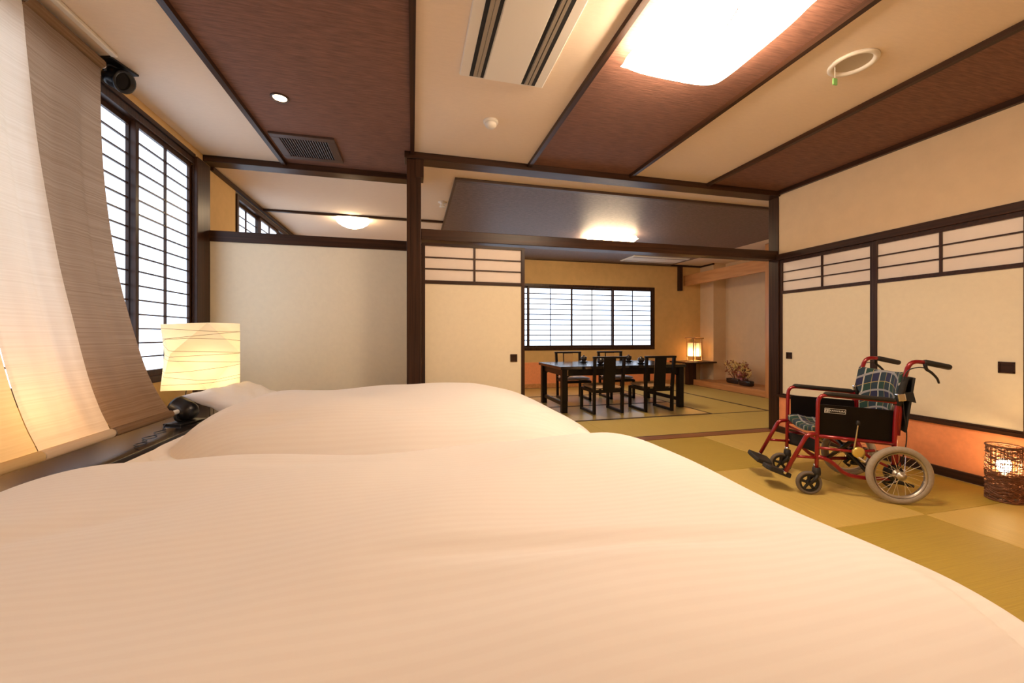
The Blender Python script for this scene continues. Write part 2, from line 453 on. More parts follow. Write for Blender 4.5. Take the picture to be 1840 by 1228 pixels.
# far wall and alcove
wf = wall_pieces('wall_far', [
    (XL-T, 5.9, YF, YF+T, -0.1, 0.715), (XL-T, 5.9, YF, YF+T, 1.975, HD+0.1), (XL-T, 1.20, YF, YF+T, 0.715, 1.975), (4.80, 5.9, YF, YF+T, 0.715, 1.975)],
    M['plaster'], 'ochre far wall of the dining room around the wide window')
bb('wainscot_panel', XL, 5.30, YF-0.006, YF, 0.07, 0.487, M['salmon'], wf)
struct(bb('baseboard_far', XL, 5.46, YF-0.022, YF, 0.0, 0.085, M['honey'], bevel=0.003), 'honey coloured baseboard below the far salmon panel', 'baseboard')
struct(bb('trim_4', XL, 5.9, YF-0.03, YF, HD-0.03, HD, M['wood_x']), 'thin dark ceiling trim along the far wall', 'trim')
wall_pieces('wall_alcove', [
    (5.90, 6.30, 6.82, YF+T, -0.1, HD+0.1), (6.19, 6.30, 4.90, 6.82, -0.1, HD+0.1), (XT, 6.30, 4.90, 5.02, -0.1, HD+0.1),
    (XT, XT+0.12, 3.35, 4.90, -0.1, HD+0.1), (3.87, XT+0.12, 3.35, 3.46, -0.1, HD+0.1)],
    M['plaster_pale'], 'pale plaster walls and corner pier of the display alcove')
struct(bb('trim_5', 5.88, 5.905, 6.80, YF, HD-0.03, HD, M['wood_y']), 'dark ceiling trim on the corner pier of the alcove', 'trim')
# partition between the rooms
wp = wall_pieces('wall_partition', [(XL, -0.045, YQ+0.025, YQ+0.075, 0.49, 1.80), (XL, -0.045, YQ+0.02, YQ+0.10, -0.05, 0.47)], M['fusuma'],
    'plain cream partition panel behind the far bed')
wall_pieces('wall_return', [(-0.045, 0.03, 3.466, YQ+0.1, -0.05, 2.445)], M['plaster_pale'], 'short return wall hidden behind the central pillar')
def beam(name, x0, x1, y0, y1, z0, z1, label, m='wood_x', cat='beam'):
    o = bb(name, x0, x1, y0, y1, z0, z1, M[m], bevel=0.004)
    return struct(o, label, cat)
beam('trim_6', XL, -0.045, YQ+0.01, YQ+0.11, 1.795, 1.885, 'dark wooden lintel over the cream partition panel')
beam('trim_7', XL, -0.045, YQ-0.02, YQ+0.11, 2.448, HC, 'dark ceiling beam above the open transom on the left')
beam('trim_8', XL, -0.045, YQ-0.01, YQ+0.11, 0.465, 0.492, 'thin dark sill at the foot of the cream partition panel')
beam('trim_9', 0.07, XR-0.008, YP+0.01, YP+0.13, 1.795, 1.885, 'dark wooden lintel over the sliding door and doorway')
b1 = beam('trim_10', -0.062, XR, YP-0.02, YP+0.13, 2.446, HC, 'dark ceiling beam running from central pillar to closet wall')
beam('trim_11', -0.045, 0.07, YP, YP+0.115, 0.0, 2.446, 'square dark wooden pillar in the middle of the room', 'wood_z', 'pillar')
beam('trim_12', XR-0.008, XR+0.11, YP-0.003, YP+0.115, 0.0, 2.446, 'square dark wooden pillar beside the closet doors', 'wood_z', 'pillar')
beam('trim_13', XL-0.01, XL+0.035, 3.655, YQ+0.03, 0.0, 2.42, 'dark corner post at the end of the window', 'wood_z', 'post')
struct(bb('trim_14', XL, XL+0.02, 1.0, 3.66, 2.405, 2.435, M['wood_y']), 'dark head rail above the tall paper window', 'trim')
struct(bb('trim_15', XL, XL+0.025, YQ+0.11, YF, HD-0.035, HD, M['wood_y']), 'dark ceiling trim above the rear paper windows', 'trim')
struct(bb('trim_16', 0.02, 0.09, YP-0.005, YP+0.12, 2.30, 2.446, M['wood_z']), 'small dark bracket block beside the central pillar', 'trim')

# ------------------------------------------------------------------ shoji windows
def sash(parent, x0, x1, z0, z1, y, rows, wz='wood_z', wx='wood_x', rail=0.032, mu=0.009, mv=0.013, cols=2):
    f = MB()
    d = 0.028
    f.box(x0, x0+rail, y, y+d, z0, z1).box(x1-rail, x1, y, y+d, z0, z1)
    f.box(x0+rail, x1-rail, y, y+d, z0, z0+rail*1.3).box(x0+rail, x1-rail, y, y+d, z1-rail, z1)
    s_ = f.build('sash', M[wz], parent)
    a, b, c, e = x0+rail, x1-rail, z0+rail*1.3, z1-rail
    bb('paper_sheet', a-0.004, b+0.004, y+0.018, y+0.021, c-0.004, e+0.004, M['shoji'], s_)
    for k in range(1, rows):
        z = c + (e-c)*k/rows
        bx('muntin', (b-a, 0.012, mu), ((a+b)/2, y+0.011, z), M[wx], s_)
    for k in range(1, cols):
        bx('muntin', (mv, 0.014, e-c), (a+(b-a)*k/cols, y+0.010, (c+e)/2), M[wz], s_)
    return s_
def window(name, loc, rz, widths, h, rows, label, fr=0.045, **kw):
    e = empty(name, loc, rz); struct(e, label, 'window')
    W = sum(widths)
    f = MB().box(-fr, W+fr, -0.012, 0.09, -fr, 0).box(-fr, W+fr, -0.012, 0.09, h, h+fr).box(-fr, 0, -0.012, 0.09, 0, h).box(W, W+fr, -0.012, 0.09, 0, h)
    f.build('frame', M['wood_z'], e, bevel=0.003)
    x = 0
    for i, q in enumerate(widths):
        sash(e, x-(0.012 if i else 0), x+q+(0.012 if i < len(widths)-1 else 0), 0.0, h, 0.004 if i % 2 else 0.036, rows, **kw)
        x += q
    return e
window('window_1', (XL, 1.09, 0.735), R(90), [0.64]*4, 1.62, 17, 'tall window of paper screens with dark lattice behind the curtains')
window('window_2', (XL, 4.50, 0.735), R(90), [0.62]*3, 1.62, 17, 'rear row of paper screens seen through the left transom')
window('window_3', (1.245, YF, 0.765), 0, [0.877]*4, 1.16, 11, 'wide low window of paper screens behind the dining table', fr=0.05, mu=0.015, mv=0.014)

# ------------------------------------------------------------------ sliding doors
def sliding_door(name, loc, rz, W, z0, z1, label, pull_x, wz='wood_z', wx='wood_x', pull=(0.062, 0.066), tr=(1.462, 1.752), st=0.032):
    e = empty(name, loc, rz); struct(e, label, 'sliding door')
    d = 0.032
    for x in (0, W-st): bb('stile', x, x+st, 0, d, z0, z1, M[wz], e, 0.002)
    bb('rail', st, W-st, 0, d, tr[1], z1, M[wx], e)
    bb('rail', st, W-st, 0, d, tr[0]-0.030, tr[0], M[wx], e)
    bb('rail', st, W-st, 0, d, z0, z0+0.016, M[wx], e)
    bb('panel', st, W-st, 0.006, d-0.004, z0+0.016, tr[0]-0.030, M['fusuma'], e)
    bb('paper_sheet', st, W-st, 0.014, 0.020, tr[0], tr[1], M['transom'], e)
    for k in (1, 2):
        bb('muntin', st, W-st, 0.004, 0.016, tr[0]+(tr[1]-tr[0])*k/3-0.005, tr[0]+(tr[1]-tr[0])*k/3+0.005, M[wx], e)
    bb('muntin', W/2-0.008, W/2+0.008, 0.003, 0.017, tr[0], tr[1], M[wz], e)
    pw, ph = pull
    h = MB()
    h.box(pull_x-pw/2, pull_x+pw/2, -0.001, 0.008, 0.80-ph/2, 0.80-ph/2+0.008).box(pull_x-pw/2, pull_x+pw/2, -0.001, 0.008, 0.80+ph/2-0.008, 0.80+ph/2)
    h.box(pull_x-pw/2, pull_x-pw/2+0.008, -0.001, 0.008, 0.80-ph/2, 0.80+ph/2).box(pull_x+pw/2-0.008, pull_x+pw/2, -0.001, 0.008, 0.80-ph/2, 0.80+ph/2)
    h.box(pull_x-pw/2, pull_x+pw/2, 0.0045, 0.0065, 0.80-ph/2, 0.80+ph/2)
    h.build('door_pull', M['wood_x'], e)
    return e
sliding_door('door_1', (0.072, 3.40, 0.006), 0, 0.895, 0, 1.775, 'cream sliding door with a six-pane paper transom beside the doorway', 0.795)
RW = dict(wz='wood_z', wx='wood_y')
sliding_door('door_2', (XR+0.004, 3.345, 0.0), R(-90), 0.875, 0.39, 1.785, 'closet sliding door next to the dark pillar, partly behind the wheelchair', 0.105, **RW)
sliding_door('door_3', (XR-0.006, 2.475, 0.0), R(-90), 0.87, 0.39, 1.785, 'closet sliding door above the wicker lamp with a dark square pull', 0.765, pull=(0.075, 0.072), **RW)
sliding_door('door_4', (XR+0.004, 1.610, 0.0), R(-90), 0.87, 0.39, 1.785, 'closet sliding door at the right edge of the picture', 0.105, **RW)
sliding_door('door_5', (XR-0.006, 0.760, 0.0), R(-90), 0.86, 0.39, 1.785, 'closet sliding door just outside the right edge', 0.765, **RW)

# ------------------------------------------------------------------ alcove woodwork
struct(beam('trim_17', XT-0.03, XT+0.05, 5.20, YF, 2.03, 2.24, 'honey wood beam across the top of the alcove', 'honey'), 'honey wood beam across the top of the alcove', 'beam')
beam('trim_18', XT-0.05, XT+0.06, 5.06, 5.20, 0.0, HD, 'honey wood post at the front of the alcove', 'honey_z', 'post')
beam('trim_19', XT-0.02, XT+0.06, 5.20, 7.0, 0.0, 0.11, 'honey wood front sill of the raised alcove floor', 'honey')
al = struct(bb('floor', XT+0.06, 6.19, 5.02, 6.95, 0.0, 0.10, M['honey']), 'raised honey wood floor of the display alcove', 'floor')
beam('trim_20', 5.34, 5.42, YF-0.07, YF, 1.92, HD-0.03, 'short dark hanging post at the end of the alcove beam', 'wood_z', 'post')
sh = empty('wall_shelf', (5.6, 6.93, 0)); tag(sh, 'dark wooden corner shelf on a square leg holding the lit lantern', 'shelf')
bb('board', -0.45, 0.29, -0.22, 0.26, 0.445, 0.475, M['wood_x'], sh, 0.003)
bb('leg', -0.20, -0.03, -0.02, 0.10, 0.0, 0.445, M['wood_z'], sh, 0.003)

# ------------------------------------------------------------------ headboard shelf
hs = empty('headboard_shelf', (-1.42, 1.75, 0)); tag(hs, 'long low glossy black shelf behind the bed heads under the window', 'shelf')
bb('top', XL+1.42+0.002, 0.26, -2.0, 2.06, 0.462, 0.50, M['shelf_black'], hs, 0.003)
bb('front_board', 0.215, 0.245, -1.98, 2.06, 0.0, 0.462, M['wood_y'], hs)

# ------------------------------------------------------------------ beds
def mattress_bed(loc, w, l, label):
    e = empty('bed', loc); tag(e, label, 'bed')
    bb('base', -l/2+0.02, l/2-0.06, -w/2+0.03, w/2-0.03, 0.10, 0.30, M['wood_x'], e, 0.01)
    mt = MB().box(-l/2, l/2-0.04, -w/2+0.02, w/2-0.02, 0.30, 0.50).build('mattress', M['sheet'], e, bevel=0.04)
    for sx in (-1, 1):
        for sy in (-1, 1):
            bb('leg', sx*(l/2-0.16)-0.03, sx*(l/2-0.16)+0.03, sy*(w/2-0.12)-0.03, sy*(w/2-0.12)+0.03, 0.0, 0.10, M['wood_z'], e)
    return e
mattress_bed((-0.09, 0.83, 0), 1.36, 2.12, 'near bed filling the foreground, hidden under its striped duvet')
mattress_bed((-0.09, 2.37, 0), 1.24, 2.12, 'far bed beside the paper lamp, hidden under its duvet')

def hash_n(x, y, s):
    return (math.sin(x*3.1+s)*math.cos(y*4.3+s*1.7) + 0.6*math.sin(x*6.7+y*5.1+s*2.3) + 0.35*math.sin(x*11.3-y*9.7+s*3.1))

def duvet(x0, x1, y0, y1, zt, zb, hem, Rr, rc, seed, label, folds=1.0, foot=0.0, creases=()):
    cx, cy = (x0+x1)/2, (y0+y1)/2
    hx, hy = (x1-x0)/2, (y1-y0)/2
    def sdf(x, y):
        qx, qy = abs(x-cx)-(hx-rc), abs(y-cy)-(hy-rc)
        return -(math.hypot(max(qx, 0), max(qy, 0)) + min(max(qx, qy), 0) - rc)
    def border(t):
        a = 2*math.pi*t
        dx, dy = math.cos(a)*hx, math.sin(a)*hy
        lo, hi = 0.0, 3.0
        for _ in range(30):
            mid = (lo+hi)/2
            if sdf(cx+dx*mid, cy+dy*mid) > 0: lo = mid
            else: hi = mid
        return dx*lo, dy*lo
    N, Mr, Dr = 260, 90, 10
    bd = [border(i/N) for i in range(N)]
    mb = MB()
    def P(u, v):
        i = int(round(u*N)) % N
        bxv, byv = bd[i]
        j = v*(Mr+Dr)
        if j <= Mr:
            r = 0.02 + 0.98*(1-(1-j/Mr)**1.35)
            x, y = cx+bxv*r, cy+byv*r
            d = max(0.0, sdf(x, y)); q = 1-min(d/Rr, 1)
            z = zb + (zt-zb)*math.sqrt(max(0, 1-q**2.2))
            amp = 0.010*(1-q*0.5)
            z += amp*hash_n(x*1.1, y*1.3, seed)
            t = min(1, max(0, (x-0.35)/0.6)); z = zb + (z-zb)*(1-foot*t*t*(3-2*t))
            for (ax, ay, bx_, by_, dep, wid) in creases:
                A = Vector((ax, ay)); Bv = Vector((bx_, by_)); p_ = Vector((x, y)); L2 = (Bv-A).length_squared
                tt = min(1, max(0, (p_-A).dot(Bv-A)/L2)); dd = (p_-(A+(Bv-A)*tt)).length
                z += -dep*math.exp(-(dd/wid)**2)*math.sin(math.pi*(0.1+0.8*tt)) + 0.6*dep*math.exp(-((dd-2.0*wid)/(1.4*wid))**2)*math.sin(math.pi*tt)
            # long soft pulls in the cloth
            z += 0.006*math.sin(7*(y-0.35*x)+seed)*math.exp(-((x-cx-0.3)/0.6)**2)
        else:
            k = (j-Mr)/Dr
            n = Vector((bxv/hx**1.0, byv/hy**1.0)).normalized()
            wv = folds*k*(0.022*math.sin(i*2*math.pi*17/N+seed) + 0.014*math.sin(i*2*math.pi*31/N+2*seed))
            x, y = cx+bxv, cy+byv
            wv *= min(1, max(0, (x+0.95)/0.3))
            x += n.x*(wv+0.02*k); y += n.y*(wv+0.02*k)
            z = zb - (zb-hem)*k
        z = max(z, 0.502 - 0.40*min(1, max(0, (x+1.0)/0.30)))
        if x < -1.13: x = -1.13
        return (x, y, z)
    mb.grid(P, N, Mr+Dr, wrapu=True)
    mb.f.append(tuple(range(N)))
    o = mb.build('duvet', M['bedding'], None, smooth=True)
    return tag(o, label, 'duvet')
duvet(-1.14, 1.00, 0.10, 1.56, 0.674, 0.34, 0.14, 0.40, 0.36, 1.3, 'large cream striped duvet covering the near bed in the foreground', 1.0, 0.0,
      ((-0.05, 0.62, 0.62, 0.56, 0.007, 0.022), (0.10, 1.02, 0.66, 1.10, 0.005, 0.03), (-0.95, 0.75, -0.45, 0.95, 0.006, 0.03), (0.755, 0.42, 0.68, 0.18, 0.013, 0.018), (-0.6, 1.2, 0.0, 1.12, 0.004, 0.03)))
duvet(-1.10, 1.05, 1.76, 3.02, 0.69, 0.34, 0.16, 0.46, 0.44, 4.1, 'puffy cream duvet on the far bed in front of the partition', 1.5, 0.35,
      ((-0.95, 2.0, -0.6, 2.3, 0.012, 0.03), (-0.8, 1.9, -0.4, 1.98, 0.012, 0.03), (0.55, 1.95, 0.85, 2.2, 0.012, 0.025), (0.4, 1.9, 0.75, 1.95, 0.010, 0.025), (-0.2, 1.98, 0.3, 1.93, 0.007, 0.03)))

def pillow(loc, rot, L, W, H, label):
    def P(u, v, s):
        a, b = 2*u-1, 2*v-1
        k = max(0, (1-a**4)*(1-b**4))**0.5
        sx = 1-0.10*(1-abs(a))*b*b*0; pin = 1-0.08*(1-b*b)
        x = a*L/2*(1-0.11*(1-b*b)); y = b*W/2*(1-0.13*(1-a*a))
        z = s*H/2*k + 0.008*hash_n(a*2, b*2, 2.0)*k
        return (x, y, z)
    mb = MB(); n = 26
    mb.grid(lambda u, v: P(u, v, 1), n, n); mb.grid(lambda u, v: P(u, v, -1), n, n)
    o = mb.build('pillow', M['sheet'], None, smooth=True)
    bm = bmesh.new(); bm.from_mesh(o.data); bmesh.ops.remove_doubles(bm, verts=bm.verts, dist=0.0008); bmesh.ops.recalc_face_normals(bm, faces=bm.faces); bm.to_mesh(o.data); bm.free()
    for p in o.data.polygons: p.use_smooth = True
    o.location = loc; o.rotation_euler = rot
    return tag(o, label, 'pillow')
pillow((-0.95, 2.78, 0.592), (R(4), R(17), R(-22)), 0.56, 0.44, 0.11, 'white pillow propped at the head of the far bed under the paper lamp')

# ------------------------------------------------------------------ linen curtains over the bed heads
prof = [(-1.605, 2.445), (-1.608, 2.20), (-1.600, 1.90), (-1.575, 1.61), (-1.532, 1.31), (-1.480, 1.08), (-1.415, 0.84), (-1.352, 0.69), (-1.290, 0.585)]
def curtain(y0, y1, m, label, off=0.0, shift=0.0):
    pp = catmull([(x, 0, z) for x, z in prof], 6)
    e = empty('curtain', (-1.45, (y0+y1)/2, 0.57)); tag(e, label, 'curtain', 'linen curtain panels over the bed heads')
    o = e.location
    def P(u, v):
        k = v*(len(pp)-1); i = min(int(k), len(pp)-2); q = pp[i].lerp(pp[i+1], k-i)
        y = y0 + (y1-y0)*u
        wv = (0.009*math.sin(2*math.pi*(u*2.0+v*0.3)+shift)+0.004*math.sin(2*math.pi*(u*5.0-v*0.2)+2*shift))*math.sin(math.pi*v)**0.6
        return (q.x + off*math.sin(math.pi*min(1, v*1.02)) + wv - o.x, y + 0.015*shift*v*(1-v) - o.y, q.z - o.z)
    MB().grid(P, 24, 48).build('fabric', m, e, smooth=True)
    # sleeves sewn round the rods
    for (cx, cz, rr) in ((-1.605, 2.45, 0.026), (-1.290, 0.575, 0.020)):
        sl = MB(); n = 14
        sl.grid(lambda u, v: (cx+rr*math.cos(2*math.pi*u)-o.x, y0+(y1-y0)*v-o.y, cz+rr*math.sin(2*math.pi*u)-o.z), n, 6, wrapu=True)
        sl.build('rod_sleeve', m, e, smooth=True)
    return e
curtain(2.145, 2.58, M['linen_brown'], 'brown linen curtain panel with the window bright behind it', 0.0, 0.4)
curtain(1.79, 2.135, M['linen_cream'], 'cream linen curtain panel with a lamp glowing behind its foot', 0.045, 1.0)
curtain(1.30, 1.786, M['linen_gold'], 'golden cream linen curtain panel at the left edge of the picture', 0.045, 1.0)
def rod(name, x, z, y0, y1, r, m, label, group=None):
    o = MB().tube([(0, y0-y1, 0), (0, 0, 0)], r, 12).build(name, m)
    o.location = (x, y1, z)
    return tag(o, label, 'rod')
rod('curtain_rod', -1.605, 2.45, 1.1, 2.60, 0.014, M['white_plastic'], 'round curtain rod along the ceiling through the tops of the linen panels')
rod('curtain_rod', -1.290, 0.575, 1.1, 2.66, 0.013, M['white_plastic'], 'white weighting rod through the lower hems of the linen panels')
rl = bb('ceiling_rail', -1.545, -1.515, 1.0, 2.56, 2.478, HC, M['white_plastic'], None, 0.006); tag(rl, 'slim white ceiling rail running beside the curtain tops', 'rail')

def spotlight(loc, rz, label, up=False, s=1.0):
    e = empty('spotlight', loc, rz); tag(e, label, 'spotlight')
    z = -1 if up else 1
    bb('base_plate', -0.085*s, 0.085*s, -0.055*s, 0.055*s, min(0, z*0.012*s), max(0, z*0.012*s), M['black_metal'], e, 0.003)
    yk = MB()
    yk.tube(catmull([(-0.062*s, 0, z*0.07*s), (-0.055*s, 0, z*0.03*s), (0, 0, z*0.014*s), (0.055*s, 0, z*0.03*s), (0.062*s, 0, z*0.07*s)], 5), 0.010*s, 8)
    yk.build('yoke', M['black_metal'], e, smooth=True)
    m = Matrix.Translation((0, 0, z*0.075*s)) @ Matrix.Rotation(R(65 if not up else 115), 4, 'X')
    hd = MB().lathe([(0.012*s, -0.06*s), (0.036*s, -0.055*s), (0.052*s, -0.03*s), (0.056*s, 0.0), (0.058*s, 0.045*s), (0.062*s, 0.05*s), (0.062*s, 0.06*s), (0.052*s, 0.06*s), (0.048*s, 0.02*s)], 24, m)
    h = hd.build('lamp_head', M['black_metal'], e, smooth=True)
    MB().lathe([(0.047*s, 0.035*s), (0.047*s, 0.04*s)], 24, m).build('lens', M['lacquer_gloss'], h)
    return e
spotlight((-1.275, 2.70, 0.50), R(-110), 'small round black spotlight on a flat plate at the end of the lower curtain rod')
spotlight((-1.59, 2.67, HC), R(75), 'small round black spotlight under the ceiling at the end of the curtain rod', True, 0.95)
tag(MB().tube(catmull([(-1.34, 2.63, 0.508), (-1.31, 2.55, 0.506), (-1.27, 2.50, 0.506), (-1.29, 2.44, 0.506), (-1.25, 2.38, 0.506), (-1.275, 2.32, 0.506), (-1.22, 2.25, 0.506), (-1.235, 2.19, 0.506), (-1.19, 2.14, 0.506)], 6), 0.0022, 6).build('power_cord', M['black_metal'], None, smooth=True), 'thin kinked black cord lying on the headboard shelf', 'cord')

# ------------------------------------------------------------------ paper table lamp
def washi_lamp(loc, rz, label):
    e = empty('paper_lamp', loc, rz); tag(e, label, 'table lamp')
    rings = [(0.575, 0.205, 45, 0.0), (0.385, 0.245, 0, 0.0), (0.165, 0.205, 45, 0.0)]
    V = []
    tilt = [0.012, -0.006, 0.0, 0.010]
    for (z, r, a0, _) in rings:
        for k in range(4):
            a = R(a0+90*k)
            V.append(Vector((r*math.cos(a), r*math.sin(a), z + tilt[k])))
    F = []
    for L in range(2):
        for k in range(4):
            a, b = 4*L+k, 4*L+(k+1) % 4
            if L == 0: c, d = 4+k, 4+(k+1) % 4; F += [(a, c, d), (a, d, b)]
            else: c, d = 8+k, 8+(k-1) % 4; F += [(4+k, 8+k, 8+(k+3) % 4), (4+k, 4+(k+1) % 4, 8+k)]
    mb = MB(); mb.v = [tuple(v) for v in V]; mb.f = F
    shd = mb.build('shade', M['washi'], e)
    def ring_at(z, tx, ty):
        pts = []
        for f in F:
            for i in range(3):
                p, q = V[f[i]], V[f[(i+1) % 3]]
                dp_, dq = p.z-(z+tx*p.x+ty*p.y), q.z-(z+tx*q.x+ty*q.y)
                if dp_*dq < 0: pts.append(p.lerp(q, dp_/(dp_-dq)))
        pts.sort(key=lambda p: math.atan2(p.y, p.x))
        out = []
        for p in pts:
            if not out or (p-out[-1]).length > 0.004: out.append(p)
        return out
    for z, tx, ty in ((0.21, 0.05, 0.02), (0.255, -0.10, 0.06), (0.30, 0.06, 0.08), (0.345, -0.05, -0.04), (0.385, 0.02, 0.03), (0.425, -0.12, 0.05), (0.465, 0.05, -0.10), (0.505, 0.10, 0.07), (0.54, -0.06, 0.0)):
        pts = [p*1.003 for p in ring_at(z, tx, ty)]
        for p, s_ in zip(pts, pts): pass
        if len(pts) > 3: MB().tube(pts, 0.0012, 4, closed=True).build('rib', M['rib'], shd)
    st = MB()
    for k in range(3):
        a = R(90+120*k)
        st.tube([(0.10*math.cos(a), 0.10*math.sin(a), 0.0), (0.07*math.cos(a), 0.07*math.sin(a), 0.25)], 0.003, 6)
    st.tube([(0.072*math.cos(2*math.pi*k/16), 0.072*math.sin(2*math.pi*k/16), 0.22) for k in range(16)], 0.003, 6, closed=True)
    st.build('wire_stand', M['wire'], e)
    MB().lathe([(0.001, 0.235), (0.024, 0.25), (0.034, 0.285), (0.024, 0.32), (0.001, 0.335)], 16).build('bulb', M['bulb_lamp'], e, smooth=True)
    return e
washi_lamp((-1.32, 2.99, 0.50), R(-14), 'faceted square paper lamp glowing on the headboard shelf beside the far bed')
gl = empty('globe_lamp', (-1.57, 1.86, 0.50)); tag(gl, 'small globe lamp glowing behind the cream curtain panel', 'table lamp')
MB().lathe([(0.05, 0.0), (0.05, 0.012), (0.012, 0.02), (0.012, 0.10)], 20).build('base', M['black_metal'], gl, smooth=True)
MB().lathe([(0.02, 0.09)] + [(0.07*math.sin(R(a)), 0.16-0.07*math.cos(R(a))) for a in range(20, 180, 16)] + [(0.002, 0.23)], 24).build('globe', M['bulb_soft'], gl, smooth=True)

# ------------------------------------------------------------------ ceiling lamps
def pillow_lamp(loc, hx, hy, drop, m, label, name='ceiling_lamp', rz=0.0):
    e = empty(name, loc, rz); tag(e, label, 'ceiling lamp')
    def P(u, v):
        a, b = 2*u-1, 2*v-1
        x = a*hx*(1-0.05*(1-b*b)); y = b*hy*(1-0.05*(1-a*a))
        k = max(0, (1-abs(a)**3.2)*(1-abs(b)**3.2))**0.62
        sag = 0.022*(1-b*b)*a*a + 0.022*(1-a*a)*b*b
        z = -0.075 - sag - drop*k - 0.012*math.cos(3*a+1)*math.cos(2.2*b)*k
        return (x, y, z)
    mb = MB().grid(P, 28, 28)
    mb.grid(lambda u, v: (P(u, v)[0], P(u, v)[1], min(-0.036, P(u, v)[2]+0.001) if max(abs(2*u-1), abs(2*v-1)) > 0.97 else -0.036), 28, 28)
    o = mb.build('shade', m, e, smooth=True)
    bm = bmesh.new(); bm.from_mesh(o.data); bmesh.ops.remove_doubles(bm, verts=bm.verts, dist=0.0005); bm.to_mesh(o.data); bm.free()
    ln = []
    for i in range(0, 25):
        t = i/24*0.8+0.08; ln.append(Vector(P(0.40+0.30*t*t, t)) - Vector((0, 0, 0.001)))
    MB().tube(ln, 0.0022, 6).build('seam', M['twig'], o)
    bb('ceiling_plate', -hx*0.55, hx*0.55, -hy*0.55, hy*0.55, -0.036, 0.0, M['white_plastic'], e)
    return e
pillow_lamp((1.36, 1.60, HC), 0.295, 0.30, 0.085, M['lamp_glow'], 'large square paper ceiling lamp glowing over the beds')
pillow_lamp((1.37, -1.0, HC), 0.295, 0.29, 0.10, M['lamp_glow_fill'], 'unseen square paper fill lamp added to light the bedroom from behind the viewer')  # added out of view to brighten the bedroom
pillow_lamp((2.74, 5.22, HD-0.022), 0.33, 0.24, 0.08, M['lamp_glow2'], 'wide flat ceiling lamp on the dark panel over the dining table')
dl = empty('ceiling_lamp', (-0.72, 5.30, HD)); tag(dl, 'round domed ceiling lamp seen through the left transom', 'ceiling lamp')
MB().lathe([(0.13, -0.03), (0.15, -0.02), (0.15, 0.0)], 32).build('rim', M['white_plastic'], dl, smooth=True)
MB().lathe([(0.002, -0.115), (0.07, -0.108), (0.13, -0.085), (0.175, -0.055), (0.19, -0.035), (0.185, -0.022)], 32).build('shade', M['lamp_glow2'], dl, smooth=True)
d2 = empty('downlight', (-0.807, 2.78, HC)); tag(d2, 'small round recessed downlight in the brown ceiling strip', 'downlight')
MB().lathe([(0.038, -0.002), (0.044, -0.008), (0.052, -0.008), (0.054, 0.0), (0.038, 0.0)], 24, capb=False, capt=False).build('trim_ring', M['vent_brown'], d2, smooth=True)
MB().lathe([(0.039, -0.003), (0.039, -0.001)], 24).build('lamp_face', M['lamp_glow2'], d2)

# ------------------------------------------------------------------ ceiling fittings
ac = empty('air_conditioner', (0.505, 1.70, HC)); tag(ac, 'white two-way ceiling air conditioner with long dark slots in the bedroom', 'air conditioner')
bb('panel', -0.247, 0.247, -0.56, 0.56, -0.022, 0.0, M['white_plastic'], ac, 0.006)
for xa, xb, m in ((-0.192, -0.150, 'black_slot'), (-0.130, -0.112, 'black_slot'), (0.111, 0.128, 'black_slot'), (0.150, 0.193, 'black_slot')):
    bb('slot', xa, xb, -0.545, 0.545, -0.0245, -0.018, M[m], ac)
for xa, xb in ((-0.172, -0.152), (-0.150, -0.132), (0.130, 0.148), (0.153, 0.170)):
    bb('vane', xa, xb, -0.54, 0.54, -0.029, -0.0245, M['grey_vane'], ac, 0.001)
bb('intake_cover', -0.108, 0.108, -0.545, 0.545, -0.028, -0.022, M['white_plastic'], ac, 0.003)
a2 = empty('air_conditioner', (4.42, 6.62, HD-0.022)); tag(a2, 'pale ceiling air conditioner panel on the dark ceiling near the far window', 'air conditioner')
bb('panel', -0.58, 0.58, -0.25, 0.25, -0.02, 0.0, M['white_plastic'], a2, 0.005)
for ya, yb in ((-0.19, -0.15), (0.15, 0.19)):
    bb('slot', -0.55, 0.55, ya, yb, -0.023, -0.018, M['grey_vane'], a2)
sd = empty('smoke_detector', (0.53, 2.73, HC)); tag(sd, 'small white domed smoke detector on the cream ceiling strip', 'smoke detector')
MB().lathe([(0.052, 0.0), (0.052, -0.012), (0.044, -0.016)], 28).build('base', M['white_plastic'], sd, smooth=True)
MB().lathe([(0.040, -0.014), (0.040, -0.032), (0.030, -0.044), (0.012, -0.050), (0.001, -0.050)], 28).build('sensor_dome', M['white_plastic'], sd, smooth=True)
em = empty('emergency_light', (2.336, 1.66, HC)); tag(em, 'round white recessed emergency light with a green pull tag', 'emergency light')
MB().lathe([(0.082, 0.0), (0.112, -0.002), (0.112, -0.010), (0.096, -0.016), (0.086, -0.010), (0.082, -0.001)], 36, capb=False, capt=False).build('rim', M['white_plastic'], em, smooth=True)
MB().lathe([(0.084, -0.002), (0.060, -0.003), (0.001, -0.004)], 36, capb=False).build('diffuser', M['dish_shade'], em, smooth=True)
MB().tube([(-0.075, 0.04, -0.004), (-0.075, 0.04, -0.075)], 0.0015, 6).build('pull_cord', M['white_plastic'], em)
bb('pull_tag', -0.090, -0.060, 0.036, 0.044, -0.112, -0.075, M['green_tag'], em, 0.003)
vg = empty('ceiling_vent', (-0.80, 3.465, HC)); tag(vg, 'square dark ceiling vent with narrow slats beside the left batten', 'vent')
MB().box(-0.225, 0.225, -0.215, -0.16, -0.018, 0).box(-0.225, 0.225, 0.16, 0.215, -0.018, 0).box(-0.225, -0.165, -0.16, 0.16, -0.018, 0).box(0.165, 0.225, -0.16, 0.16, -0.018, 0).build('frame', M['vent_brown'], vg, bevel=0.003)
bb('backing', -0.165, 0.165, -0.16, 0.16, -0.003, -0.001, M['black_slot'], vg)
